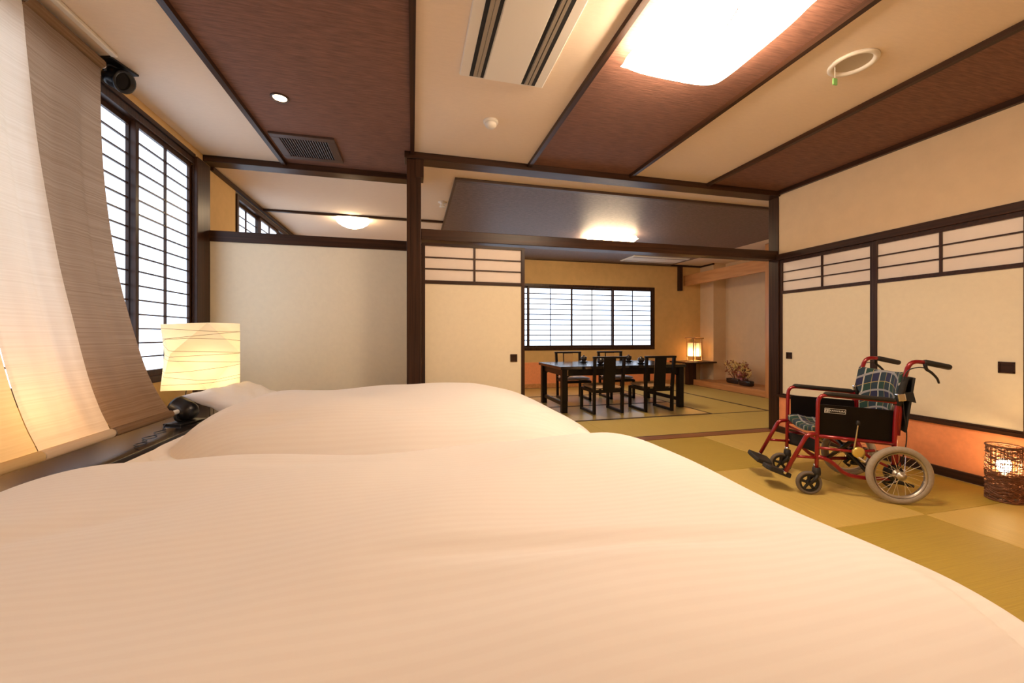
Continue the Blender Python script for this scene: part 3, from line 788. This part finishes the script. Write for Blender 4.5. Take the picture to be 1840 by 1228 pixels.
for k in range(18):
    bx('slat', (0.006, 0.32, 0.012), (-0.153+0.018*k, 0, -0.010), M['vent_brown'], vg, rot=(0, R(25), 0))
sp = empty('sprinkler', (0.317, 4.40, HD+0.004)); tag(sp, 'tiny white sprinkler on the dining room ceiling beside the dark panel', 'sprinkler')
MB().lathe([(0.045, 0.0), (0.045, -0.008), (0.020, -0.02), (0.020, -0.045), (0.032, -0.048), (0.032, -0.054), (0.001, -0.055)], 20).build('rosette', M['white_plastic'], sp, smooth=True)

# ------------------------------------------------------------------ dining table, chairs, cups
dt = empty('dining_table', (2.77, 5.25, 0)); tag(dt, 'low black lacquered dining table by the far window', 'table')
bb('table_top', -0.93, 0.93, -0.46, 0.46, 0.560, 0.600, M['lacquer_gloss'], dt, 0.004)
for s in (-1, 1):
    bb('apron', -0.80, 0.80, s*0.40-0.012, s*0.40+0.012, 0.475, 0.560, M['lacquer'], dt)
    bb('apron', s*0.865-0.012, s*0.865+0.012, -0.37, 0.37, 0.475, 0.560, M['lacquer'], dt)
    bb('stretcher', s*0.865-0.014, s*0.865+0.014, -0.37, 0.37, 0.085, 0.135, M['lacquer'], dt)
    for t in (-1, 1):
        bx('leg', (0.075, 0.075, 0.56), (s*0.865, t*0.405, 0.28), M['lacquer'], dt, 0.004)
for s in (-1, 1):
    for t in (-1, 1):
        MB().tube(catmull([(s*0.70, t*0.38, 0.50), (s*0.76, t*0.385, 0.488), (s*0.83, t*0.39, 0.45)], 4), 0.010, 6).build('corner_brace', M['lacquer'], dt, smooth=True)

def chair(loc, rz, label):
    e = empty('dining_chair', loc, rz); tag(e, label, 'chair', 'black chairs around the dining table')
    L = M['lacquer']
    for s in (-1, 1):
        # rear post, raked from the runner to the top rail (back of the chair is -y)
        p = MB(); q = 0.017
        P = [(s*0.195, -0.185, 0.0), (s*0.197, -0.190, 0.33), (s*0.205, -0.225, 0.725)]
        for a, b in zip(P[:-1], P[1:]):
            A, B = Vector(a), Vector(b)
            bq = len(p.v)
            for c in (A, B):
                for dx, dy in ((-q, -q), (q, -q), (q, q), (-q, q)): p.v.append((c.x+dx, c.y+dy, c.z))
            p.f += [tuple(bq+i for i in f) for f in ((3,2,1,0),(4,5,6,7),(0,1,5,4),(1,2,6,5),(2,3,7,6),(3,0,4,7))]
        p.build('rear_leg', L, e)
        bx('front_leg', (0.034, 0.034, 0.30), (s*0.195, 0.200, 0.15), L, e, 0.002)
        bx('runner', (0.034, 0.42, 0.034), (s*0.195, 0.007, 0.017), L, e, 0.002)
        bx('side_rail', (0.026, 0.36, 0.035), (s*0.195, 0.007, 0.290), L, e)
    bx('seat_frame', (0.37, 0.025, 0.04), (0, 0.200, 0.288), L, e)
    bx('seat_frame', (0.37, 0.025, 0.04), (0, -0.185, 0.288), L, e)
    def P(u, v, s):
        a, b = 2*u-1, 2*v-1
        k = max(0, (1-a**6)*(1-b**6))**0.5
        return (a*0.205, 0.012+b*0.205, 0.333 + s*0.024*k)
    sm = MB().grid(lambda u, v: P(u, v, 1), 14, 14); sm.grid(lambda u, v: P(u, v, -1), 14, 14)
    sm.build('seat_cushion', M['chair_seat'], e, smooth=True)
    bx('top_rail', (0.455, 0.040, 0.026), (0, -0.226, 0.722), L, e, 0.003)
    tl = -math.atan2(0.035, 0.40)
    bx('back_panel', (0.165, 0.016, 0.425), (0, -0.214, 0.505), L, e, 0.002, rot=(-tl*1.0, 0, 0))
    bx('back_pad', (0.150, 0.014, 0.36), (0, -0.198, 0.525), M['chair_tan'], e, 0.004, rot=(-tl*1.0, 0, 0))
    return e
chair((2.43, 4.83, 0), 0, 'black chair on near side of the table, left one, seen from behind')
chair((3.15, 4.81, 0), 0, 'black chair on near side of the table, right one, seen from behind')
chair((2.47, 5.88, 0), R(180), 'black chair with tan back pad on the window side, left of the far pair')
chair((3.22, 5.88, 0), R(180), 'black chair with tan back pad on the window side, right of the far pair')

def cup(x, y, label):
    e = empty('tea_cup', (x, y, 0.60)); tag(e, label, 'cup', 'dark cups on the dining table')
    MB().lathe([(0.040, 0.0), (0.062, 0.008), (0.070, 0.014), (0.066, 0.015), (0.040, 0.008)], 20).build('saucer', M['ceramic_dark'], e, smooth=True)
    MB().lathe([(0.026, 0.010), (0.030, 0.016), (0.044, 0.045), (0.047, 0.070)], 20).build('bowl', M['ceramic_dark'], e, smooth=True)
    MB().lathe([(0.048, 0.070), (0.040, 0.080), (0.016, 0.088), (0.012, 0.098), (0.016, 0.102), (0.001, 0.104)], 20).build('lid', M['ceramic_dark'], e, smooth=True)
for x, y, l in ((2.50, 5.55, 'dark lidded cup in front of the left far chair'), (2.50, 5.00, 'dark lidded cup beside the back of the left near chair'),
                (3.25, 5.55, 'dark lidded cup in front of the right far chair'), (3.16, 5.06, 'dark lidded cup half behind the right near chair')):
    cup(x, y, l)

# ------------------------------------------------------------------ alcove lantern and flowers
ln = empty('lantern', (5.535, 6.93, 0.475)); tag(ln, 'square bamboo framed paper lantern lit on the corner shelf', 'lantern')
for sx in (-1, 1):
    for sy in (-1, 1): bx('post', (0.014, 0.014, 0.46), (sx*0.098, sy*0.098, 0.24), M['bamboo'], ln)
for s in (-1, 1):
    bx('top_bar', (0.29, 0.014, 0.016), (0, s*0.098, 0.462), M['bamboo'], ln)
    bx('top_bar', (0.014, 0.29, 0.016), (s*0.098, 0, 0.478), M['bamboo'], ln)
    for z in (0.10, 0.38):
        bx('rail', (0.196, 0.012, 0.012), (0, s*0.098, z), M['bamboo'], ln); bx('rail', (0.012, 0.196, 0.012), (s*0.098, 0, z), M['bamboo'], ln)
    bx('glazing_bar', (0.010, 0.008, 0.27), (-0.035, s*0.092, 0.24), M['bamboo'], ln); bx('glazing_bar', (0.010, 0.008, 0.27), (0.060, s*0.092, 0.24), M['bamboo'], ln)
bx('base', (0.22, 0.22, 0.02), (0, 0, 0.01), M['bamboo'], ln, 0.003)
pb = MB(); q = 0.086
for a, b in (((-q, -q), (q, -q)), ((q, -q), (q, q)), ((q, q), (-q, q)), ((-q, q), (-q, -q))):
    i = len(pb.v); pb.v += [(a[0], a[1], 0.105), (b[0], b[1], 0.105), (b[0], b[1], 0.375), (a[0], a[1], 0.375)]; pb.f.append((i, i+1, i+2, i+3))
pb.build('paper_shade', M['washi_lantern'], ln)
MB().lathe([(0.001, 0.12), (0.024, 0.135), (0.030, 0.165), (0.022, 0.195), (0.001, 0.205)], 16).build('bulb', M['bulb'], ln, smooth=True)

fw = empty('flower_arrangement', (5.80, 6.05, 0.10)); tag(fw, 'dried branch and flower arrangement in low black vessels in the alcove', 'flowers')
def vessel(x, y, rz, w, d):
    prof_ = []
    mb = MB()
    for k, (s, z) in enumerate(((0.80, 0.0), (1.0, 0.02), (1.0, 0.085), (0.96, 0.09), (0.90, 0.085), (0.88, 0.05))):
        for i in range(28):
            a = 2*math.pi*i/28
            cx_ = math.copysign(abs(math.cos(a))**0.6, math.cos(a)); sy_ = math.copysign(abs(math.sin(a))**0.6, math.sin(a))
            mb.v.append((w*s*cx_, d*s*sy_, z))
    for j in range(5):
        for i in range(28):
            l = (i+1) % 28; mb.f.append((j*28+i, j*28+l, (j+1)*28+l, (j+1)*28+i))
    mb.f.append(tuple(range(27, -1, -1))); mb.f.append(tuple(5*28+i for i in range(28)))
    o = mb.build('vessel', M['ceramic_dark'], fw, smooth=True); o.location = (x, y, 0); o.rotation_euler = (0, 0, rz)
vessel(0.05, 0.18, R(90), 0.16, 0.07); vessel(-0.03, -0.17, R(86), 0.15, 0.07)
rnd = random.Random(5)
tips = []
for k in range(34):
    b0 = Vector((rnd.uniform(-0.03, 0.05), rnd.uniform(-0.16, 0.14), 0.07))
    ang = rnd.uniform(-1.15, 1.15); hgt = rnd.uniform(0.22, 0.42)
    t1 = Vector((b0.x+rnd.uniform(-0.12, 0.10), b0.y+0.25*math.sin(ang), hgt))
    mid = b0.lerp(t1, 0.5) + Vector((rnd.uniform(-0.04, 0.04), rnd.uniform(-0.05, 0.05), 0.02))
    pts = catmull([b0, mid, t1], 5)
    MB().tube(pts, lambda t: 0.005*(1-0.7*t)+0.001, 5).build('branch', M['twig'], fw, smooth=True)
    tips += [(p, k) for p in pts[4:]]
def blobs(name, m, pts, r):
    mb = MB()
    for p in pts:
        q = r*rnd.uniform(0.6, 1.3); mm = Matrix.Translation(p) @ Matrix.Rotation(rnd.uniform(0, 3), 4, (rnd.random(), rnd.random(), 1))
        mb.lathe([(0.1*q, -0.5*q), (q, -0.1*q), (0.8*q, 0.25*q), (0.1*q, 0.45*q)], 6, mm)
    o = mb.build(name, m, fw); o['kind'] = 'stuff'
jit = lambda p, s: p + Vector((rnd.uniform(-s, s), rnd.uniform(-s, s), rnd.uniform(-s, s)))
blobs('blossoms', M['petal_yellow'], [jit(p, 0.03) for p, k in tips if k % 2 == 0 for _ in range(4)], 0.015)
blobs('blossoms', M['petal_pink'], [Vector((rnd.gauss(-0.03, 0.03), rnd.gauss(-0.05, 0.05), rnd.uniform(0.09, 0.24))) for _ in range(40)], 0.022)
blobs('leaves', M['leaf_rust'], [jit(p, 0.03) for p, k in tips if k % 2 == 1 for _ in range(3)], 0.014)

# ------------------------------------------------------------------ wicker floor lamp
wl = empty('wicker_lamp', (3.505, 1.632, 0)); tag(wl, 'round wicker floor lamp glowing in front of the salmon panel', 'floor lamp')
rw = random.Random(3)
def strands(zlo, zhi, count, rad, name, m):
    mb = MB()
    for k in range(count):
        z0 = rw.uniform(zlo, zhi); a0 = rw.uniform(0, 6.28); span = rw.uniform(1.2, 4.0); sl = rw.uniform(-0.035, 0.035); ph = rw.uniform(0, 6)
        rr = 0.074 + rw.uniform(-0.004, 0.004)
        n = int(span*6)
        pts = []
        for i in range(n+1):
            a = a0+span*i/n; z = z0 + sl*i/n + 0.006*math.sin(5*a+ph)
            pts.append((rr*math.cos(a), rr*math.sin(a), min(max(z, 0.005), 0.335)))
        mb.tube(pts, rad*rw.uniform(0.7, 1.3), 4)
    o = mb.build(name, m, wl); o['kind'] = 'stuff'
strands(0.0, 0.17, 190, 0.0028, 'woven_wall', M['wicker'])
strands(0.16, 0.34, 72, 0.0023, 'woven_wall', M['wicker'])
up = MB()
for k in range(32):
    a = 2*math.pi*k/32 + rw.uniform(-0.05, 0.05)
    up.tube([((0.072)*math.cos(a+0.06*math.sin(3*t+k)), 0.072*math.sin(a+0.06*math.sin(3*t+k)), 0.335*t) for t in [i/6 for i in range(7)]], 0.0022, 4)
o = up.build('upright_canes', M['wicker'], wl); o['kind'] = 'stuff'
for z in (0.006, 0.332): MB().tube([(0.075*math.cos(2*math.pi*i/32), 0.075*math.sin(2*math.pi*i/32), z) for i in range(32)], 0.005, 6, closed=True).build('rim', M['wicker'], wl, smooth=True)
MB().lathe([(0.062, 0.002), (0.062, 0.012), (0.02, 0.016), (0.016, 0.17)], 20).build('lamp_base', M['black_metal'], wl, smooth=True)
MB().lathe([(0.012, 0.165), (0.026, 0.185), (0.033, 0.215), (0.026, 0.245), (0.001, 0.256)], 16).build('bulb', M['bulb'], wl, smooth=True)

# ------------------------------------------------------------------ wheelchair (x forward, y to its left, z up)
wc = empty('wheelchair', (2.93, 1.97, 0), R(153.5)); tag(wc, 'red framed folding wheelchair with tartan seat and black side panels', 'wheelchair')
RED = M['red_paint']
for s in (1, -1):
    Y = 0.205*s
    def side(pts, r=0.0115, rf=0.05, name='frame_tube', m=RED, n=10, y=Y):
        return MB().tube(fillet([(p[0], (p[2] if len(p) > 2 else y), p[1]) for p in pts], rf), r, n).build(name, m, wc, smooth=True)
    side([(0.412, 0.145), (0.408, 0.36), (0.402, 0.636), (-0.035, 0.600), (-0.020, 0.40)], rf=0.055, name='armrest_tube')
    side([(0.0, 0.13), (-0.004, 0.37), (-0.012, 0.55), (-0.058, 0.765), (-0.083, 0.852), (-0.175, 0.843)], rf=0.05, name='back_post', r=0.0125)
    side([(0.410, 0.374), (0.0, 0.346)], name='seat_rail')
    side([(0.410, 0.300), (0.19, 0.285), (0.10, 0.30)], name='frame_tube', r=0.009)
    side([(0.408, 0.245), (0.335, 0.222), (0.255, 0.140), (0.155, 0.126), (-0.005, 0.135)], name='lower_tube', rf=0.045, r=0.0125)
    side([(0.410, 0.385), (0.462, 0.380), (0.585, 0.135)], name='leg_tube', rf=0.05, r=0.0125)
    side([(0.412, 0.235), (0.532, 0.238)], name='leg_brace', r=0.009)
    side([(0.19, 0.352), (0.15, 0.27), (0.06, 0.22), (0.0, 0.19)], name='frame_tube', r=0.009, rf=0.04)
    side([(0.582, 0.142), (0.592, 0.122)], name='leg_end', m=M['steel'], r=0.0105)
    # armrest pad
    pd = MB()
    A, B = Vector((0.372, Y, 0.642)), Vector((-0.010, Y, 0.612))
    ax = (B-A); 
    def PP(u, v):
        p = A.lerp(B, v); k = math.sin(math.pi*min(1, max(0, min(v, 1-v)*14+0.15))/2)
        a = 2*math.pi*u
        return (p.x, p.y+0.024*k*math.copysign(abs(math.cos(a))**0.7, math.cos(a)), p.z+0.013*k*math.copysign(abs(math.sin(a))**0.7, math.sin(a)))
    pd.grid(PP, 16, 24, wrapu=True); pd.f.append(tuple(range(16))); pd.f.append(tuple(24*16+i for i in range(16)))
    pd.build('armrest_pad', M['rubber_black'], wc, smooth=True)
    # side panel
    my = 0.190*s
    sp_ = MB(); poly = [(0.392, 0.375), (0.392, 0.566), (0.376, 0.572), (-0.004, 0.548), (-0.010, 0.36), (0.02, 0.352)]
    mm = Matrix(((1, 0, 0, 0), (0, 0, 1, my-0.006), (0, 1, 0, 0), (0, 0, 0, 1)))
    sp_.prism(poly, 0.012, mm)
    pnl = sp_.build('side_panel', M['vinyl'], wc, bevel=0.004)
    # push grip, brake lever, clamp
    g = MB().tube([(-0.150, Y, 0.846), (-0.160, Y, 0.845), (-0.275, Y, 0.818), (-0.283, Y, 0.816)], lambda t: 0.017 if 0.0 < t < 1.0 else 0.014, 14).build('push_grip', M['rubber_black'], wc, smooth=True)
    lv = MB().tube(catmull([(-0.150, Y+0.012*s, 0.835), (-0.155, Y+0.016*s, 0.805), (-0.178, Y+0.018*s, 0.785), (-0.205, Y+0.018*s, 0.752), (-0.215, Y+0.018*s, 0.722)], 5), lambda t: 0.010-0.005*t, 8).build('brake_lever', M['black_metal'], wc, smooth=True)
    MB().tube(catmull([(-0.150, Y+0.02*s, 0.81), (-0.11, Y+0.02*s, 0.815), (-0.06, Y+0.015*s, 0.79), (-0.04, Y+0.01*s, 0.70), (-0.045, Y+0.01*s, 0.55), (-0.06, Y+0.01*s, 0.40), (-0.04, Y+0.01*s, 0.27), (0.0, Y, 0.20)], 6), 0.0032, 6).build('brake_cable', M['black_metal'], wc, smooth=True)
    bx('hinge_clamp', (0.042, 0.030, 0.048), (-0.032, Y+0.004*s, 0.632), M['steel'], wc, 0.006, rot=(0, R(10), 0))
    MB().prism([(0.0, 0.0), (-0.055, 0.005), (-0.070, -0.06), (-0.01, -0.045)], 0.02, Matrix(((1, 0, 0, -0.04), (0, 0, 1, Y-0.01), (0, 1, 0, 0.66), (0, 0, 0, 1)))).build('hinge_cover', M['nylon'], wc, bevel=0.003)
    # rear wheel
    RWm, yw = 0.172, 0.250*s
    tr_ = MB(); NT = 56
    def tyre(u, v):
        a = 2*math.pi*u; b = 2*math.pi*v
        r = RWm-0.0195+0.0195*math.cos(b)
        return (r*math.cos(a), 0.018*math.sin(b), r*math.sin(a))
    tr_.grid(tyre, NT, 12, wrapu=True)
    wheel = tr_.build('rear_wheel', M['rubber_grey'], wc, smooth=True); wheel.location = (0, yw, RWm)
    rim = MB()
    def rimf(u, v):
        a = 2*math.pi*u; pr = [(0.134, -0.013), (0.126, -0.009), (0.1245, 0.0), (0.126, 0.009), (0.134, 0.013)][int(round(v*4))]
        return (pr[0]*math.cos(a), pr[1], pr[0]*math.sin(a))
    rim.grid(rimf, NT, 4, wrapu=True).build('rim', M['alloy'], wheel, smooth=True)
    ry = Matrix.Rotation(R(90), 4, 'X')
    MB().lathe([(0.010, -0.034), (0.010, -0.024), (0.026, -0.022), (0.026, -0.016), (0.014, -0.012), (0.014, 0.012), (0.026, 0.016), (0.026, 0.022), (0.010, 0.024), (0.010, 0.034)], 20, ry).build('hub', M['alloy'], wheel, smooth=True)
    spm = None
    for k in range(24):
        a0 = 2*math.pi*k/24; off = (0.42 if (k//2) % 2 else -0.42); yo = 0.019 if k % 2 else -0.019
        so = MB().tube([(0.024*math.cos(a0+off), yo, 0.024*math.sin(a0+off)), (0.126*math.cos(a0), 0, 0.126*math.sin(a0))], 0.0013, 5).build('spoke', M['steel'], wheel)
    MB().lathe([(0.050, 0.0), (0.050, 0.028), (0.040, 0.034)], 24, Matrix.Translation((0, yw-0.060*s if s > 0 else yw+0.060, RWm)) @ Matrix.Rotation(R(-90), 4, 'X')).build('brake_drum', M['black_metal'], wc, smooth=True)
    MB().tube([(0.0, yw-0.05*s, RWm-0.01), (0.05, yw-0.052*s, 0.105), (0.02, yw-0.052*s, 0.085)], 0.012, 8).build('brake_arm', M['black_metal'], wc, smooth=True)
    MB().tube(catmull([(0.02, yw-0.07*s, 0.11), (-0.05, yw-0.07*s, 0.105), (-0.115, yw-0.07*s, 0.088)], 4), lambda t: 0.014-0.004*t, 8).build('tipping_lever', M['rubber_black'], wc, smooth=True)
    MB().prism([(-0.04, 0.0), (0.035, 0.0), (0.015, 0.06), (-0.012, 0.12), (-0.03, 0.12)], 0.006, Matrix(((1, 0, 0, 0.0), (0, 0, 1, Y-0.003), (0, 1, 0, 0.165), (0, 0, 0, 1)))).build('axle_gusset', RED, wc)
    # parking brake
    MB().tube(catmull([(0.222, Y+0.022*s, 0.300), (0.214, Y+0.030*s, 0.38), (0.207, Y+0.038*s, 0.470)], 4), 0.0045, 8).build('parking_brake_lever', M['steel'], wc, smooth=True)
    MB().lathe([(0.009, -0.012), (0.011, 0.0), (0.009, 0.014), (0.002, 0.018)], 12, Matrix.Translation((0.207, Y+0.038*s, 0.470))).build('lever_knob', M['rubber_black'], wc, smooth=True)
    MB().lathe([(0.034, 0.0), (0.034, 0.010), (0.022, 0.014)], 20, Matrix.Translation((0.196, Y+0.016*s, 0.288)) @ Matrix.Rotation(R(-90*s), 4, 'X')).build('brake_plate', M['brass'], wc, smooth=True)
    MB().tube([(0.20, Y+0.02*s, 0.262), (0.168, Y+0.035*s, 0.236)], 0.008, 8).build('brake_shoe', M['steel'], wc)
    # caster
    yc = 0.200*s; xc_, rcst = 0.452, 0.074
    cw = MB()
    cw.grid(lambda u, v: ((rcst-0.011+0.011*math.cos(2*math.pi*v))*math.cos(2*math.pi*u), 0.013*math.sin(2*math.pi*v), (rcst-0.011+0.011*math.cos(2*math.pi*v))*math.sin(2*math.pi*u)), 36, 10, wrapu=True)
    cwo = cw.build('caster_wheel', M['rubber_dark'], wc, smooth=True); cwo.location = (xc_, yc, rcst)
    ck = MB()
    ck.grid(lambda u, v: ((0.053 if v in (0, 1) else 0.0535)*math.cos(2*math.pi*u) if v < 2 else 0, -0.010+0.020*v, 0.053*math.sin(2*math.pi*u)), 32, 2, wrapu=True)
    ck.lathe([(0.044, -0.009), (0.055, -0.009), (0.055, 0.009), (0.044, 0.009), (0.044, -0.009)], 32, ry, capb=False, capt=False)
    ck.lathe([(0.016, -0.011), (0.016, 0.011)], 16, ry)
    for k in range(5):
        a = 2*math.pi*k/5+0.3
        ck.tube([(0.010*math.cos(a), 0, 0.010*math.sin(a)), (0.048*math.cos(a), 0, 0.048*math.sin(a))], 0.009, 6)
    ck.build('wheel_disc', M['rubber_black'], cwo, smooth=False)
    fk = MB()
    for t in (-1, 1):
        fk.tube(fillet([(xc_, yc+0.021*t, rcst), (0.415, yc+0.021*t, 0.118), (0.410, yc+0.008*t, 0.140)], 0.02), 0.010, 8)
    fk.lathe([(0.022, 0.125), (0.024, 0.140), (0.021, 0.172), (0.014, 0.176)], 16, Matrix.Translation((0.410, yc, 0)))
    fk.build('caster_fork', M['rubber_black'], wc, smooth=True)
    MB().lathe([(0.014, 0.172), (0.014, 0.192)], 14, Matrix.Translation((0.411, yc, 0))).build('caster_collar', M['steel'], wc, smooth=True)
    # footplate
    fp = MB()
    fp.prism([(-0.065, 0.0), (0.065, 0.0), (0.068, 0.05), (0.050, 0.165), (-0.045, 0.165), (-0.068, 0.05)], 0.030)
    f_ = fp.build('footplate', M['rubber_black'], wc, bevel=0.006)
    f_.matrix_local = Matrix.Translation((0.615, 0.200*s, 0.112)) @ Matrix.Rotation(R(-20), 4, 'Y') @ Matrix.Rotation(R(5*s), 4, 'X') @ (Matrix.Rotation(R(180), 4, 'Z') if s > 0 else Matrix.Identity(4))
# cross braces, straps, seat and back
for s in (1, -1):
    MB().tube([(0.13+0.02*s, -0.20*s, 0.135), (0.16+0.02*s, 0.0, 0.245), (0.19+0.02*s, 0.20*s, 0.355)], 0.0125, 8).build('cross_brace', M['black_metal'], wc, smooth=True)
MB().tube([(0.40, -0.2, 0.345), (0.40, 0.2, 0.345)], 0.008, 8).build('front_bar', RED, wc, smooth=True)
def slab(fn, nu, nv, th, ax):
    mb = MB(); d = Vector(ax)*th
    mb.grid(fn, nu, nv); n0 = len(mb.v)
    mb.grid(lambda u, v: tuple(Vector(fn(u, v)) + d), nu, nv)
    W = nu+1
    for i in range(nu):
        mb.f.append((i, i+1, n0+i+1, n0+i)); a = nv*W+i; mb.f.append((a, a+1, n0+a+1, n0+a))
    for j in range(nv):
        a = j*W; mb.f.append((a, a+W, n0+a+W, n0+a)); a = j*W+nu; mb.f.append((a, a+W, n0+a+W, n0+a))
    return mb
slab(lambda u, v: (0.415-0.42*v, -0.185+0.37*u, 0.432-0.030*math.sin(math.pi*u)-0.02*v+0.012*math.sin(math.pi*min(1, v*4))), 16, 14, -0.034, (0, 0, 1)).build('seat', M['plaid'], wc, smooth=True, bevel=0.006)
def backf(u, v):
    z = 0.44+0.345*v
    hw = 0.160 + 0.045*(1/(1+math.exp(-(z-0.63)*60)))
    y = (2*u-1)*hw
    x = -0.012 - 0.052*(1-(2*u-1)**2) - (0.045*max(0, (z-0.55)/0.22)) + 0.022*(1/(1+math.exp(-(z-0.64)*50)))
    return (x, y, z-0.012*(1-(2*u-1)**2)*v)
slab(backf, 18, 22, -0.030, (1, 0, 0)).build('backrest', M['plaid'], wc, smooth=True, bevel=0.006)
slab(lambda u, v: (-0.052-0.040*(1-(2*u-1)**2)-0.045*v, -0.212+0.424*u, 0.42+0.33*v), 14, 10, -0.010, (1, 0, 0)).build('back_cover', M['nylon'], wc, smooth=True)
for s in (1, -1):
    MB().tube([(-0.020, 0.207*s, 0.58), (-0.058, 0.207*s, 0.755)], 0.0165, 10).build('back_sleeve', M['nylon'], wc, smooth=True)
slab(lambda u, v: (0.398-0.075*math.sin(math.pi*u), -0.20+0.40*u, 0.215+0.085*v), 16, 4, 0.004, (1, 0, 0)).build('calf_strap', M['nylon'], wc, smooth=True)
# maker's badge on the near side panel
bd = empty('badge', (0.306, 0.1975, 0.532), R(180), wc); bd.rotation_euler = (R(90), R(3.5), R(180))
mbk = MB()
for (xa, xb, ya, yb) in ((-0.058, 0.058, 0.0125, 0.0145), (-0.058, 0.058, -0.0145, -0.0125), (-0.058, -0.056, -0.0145, 0.0145), (0.056, 0.058, -0.0145, 0.0145), (-0.033, -0.031, -0.0145, 0.0145)):
    mbk.box(xa, xb, ya, yb, 0, 0.0008)
bo = mbk.build('badge_outline', M['badge_white'], bd)
tc = bpy.data.curves.new('badge_text', 'FONT'); tc.body = 'KAWAMURA'; tc.size = 0.0155; tc.align_x = 'CENTER'; tc.align_y = 'CENTER'; tc.extrude = 0.0004
to = bpy.data.objects.new('badge_text', tc); COL.objects.link(to)
bpy.context.view_layer.update()
tm = bpy.data.meshes.new_from_object(to); bpy.data.objects.remove(to)
tm.materials.append(M['badge_white'])
tob = bpy.data.objects.new('badge_text', tm); COL.objects.link(tob); tob.parent = bd; tob.location = (0.0125, 0, 0.0005); tob.scale = (0.92, 1, 1)
lg = MB().box(-0.053, -0.050, -0.009, 0.009, 0, 0.0008).box(-0.053, -0.037, 0.006, 0.009, 0, 0.0008).box(-0.053, -0.037, -0.009, -0.006, 0, 0.0008).box(-0.046, -0.037, -0.001, 0.002, 0, 0.0008).box(-0.040, -0.037, -0.009, 0.009, 0, 0.0008)
lg.build('badge_mark', M['badge_white'], bd)
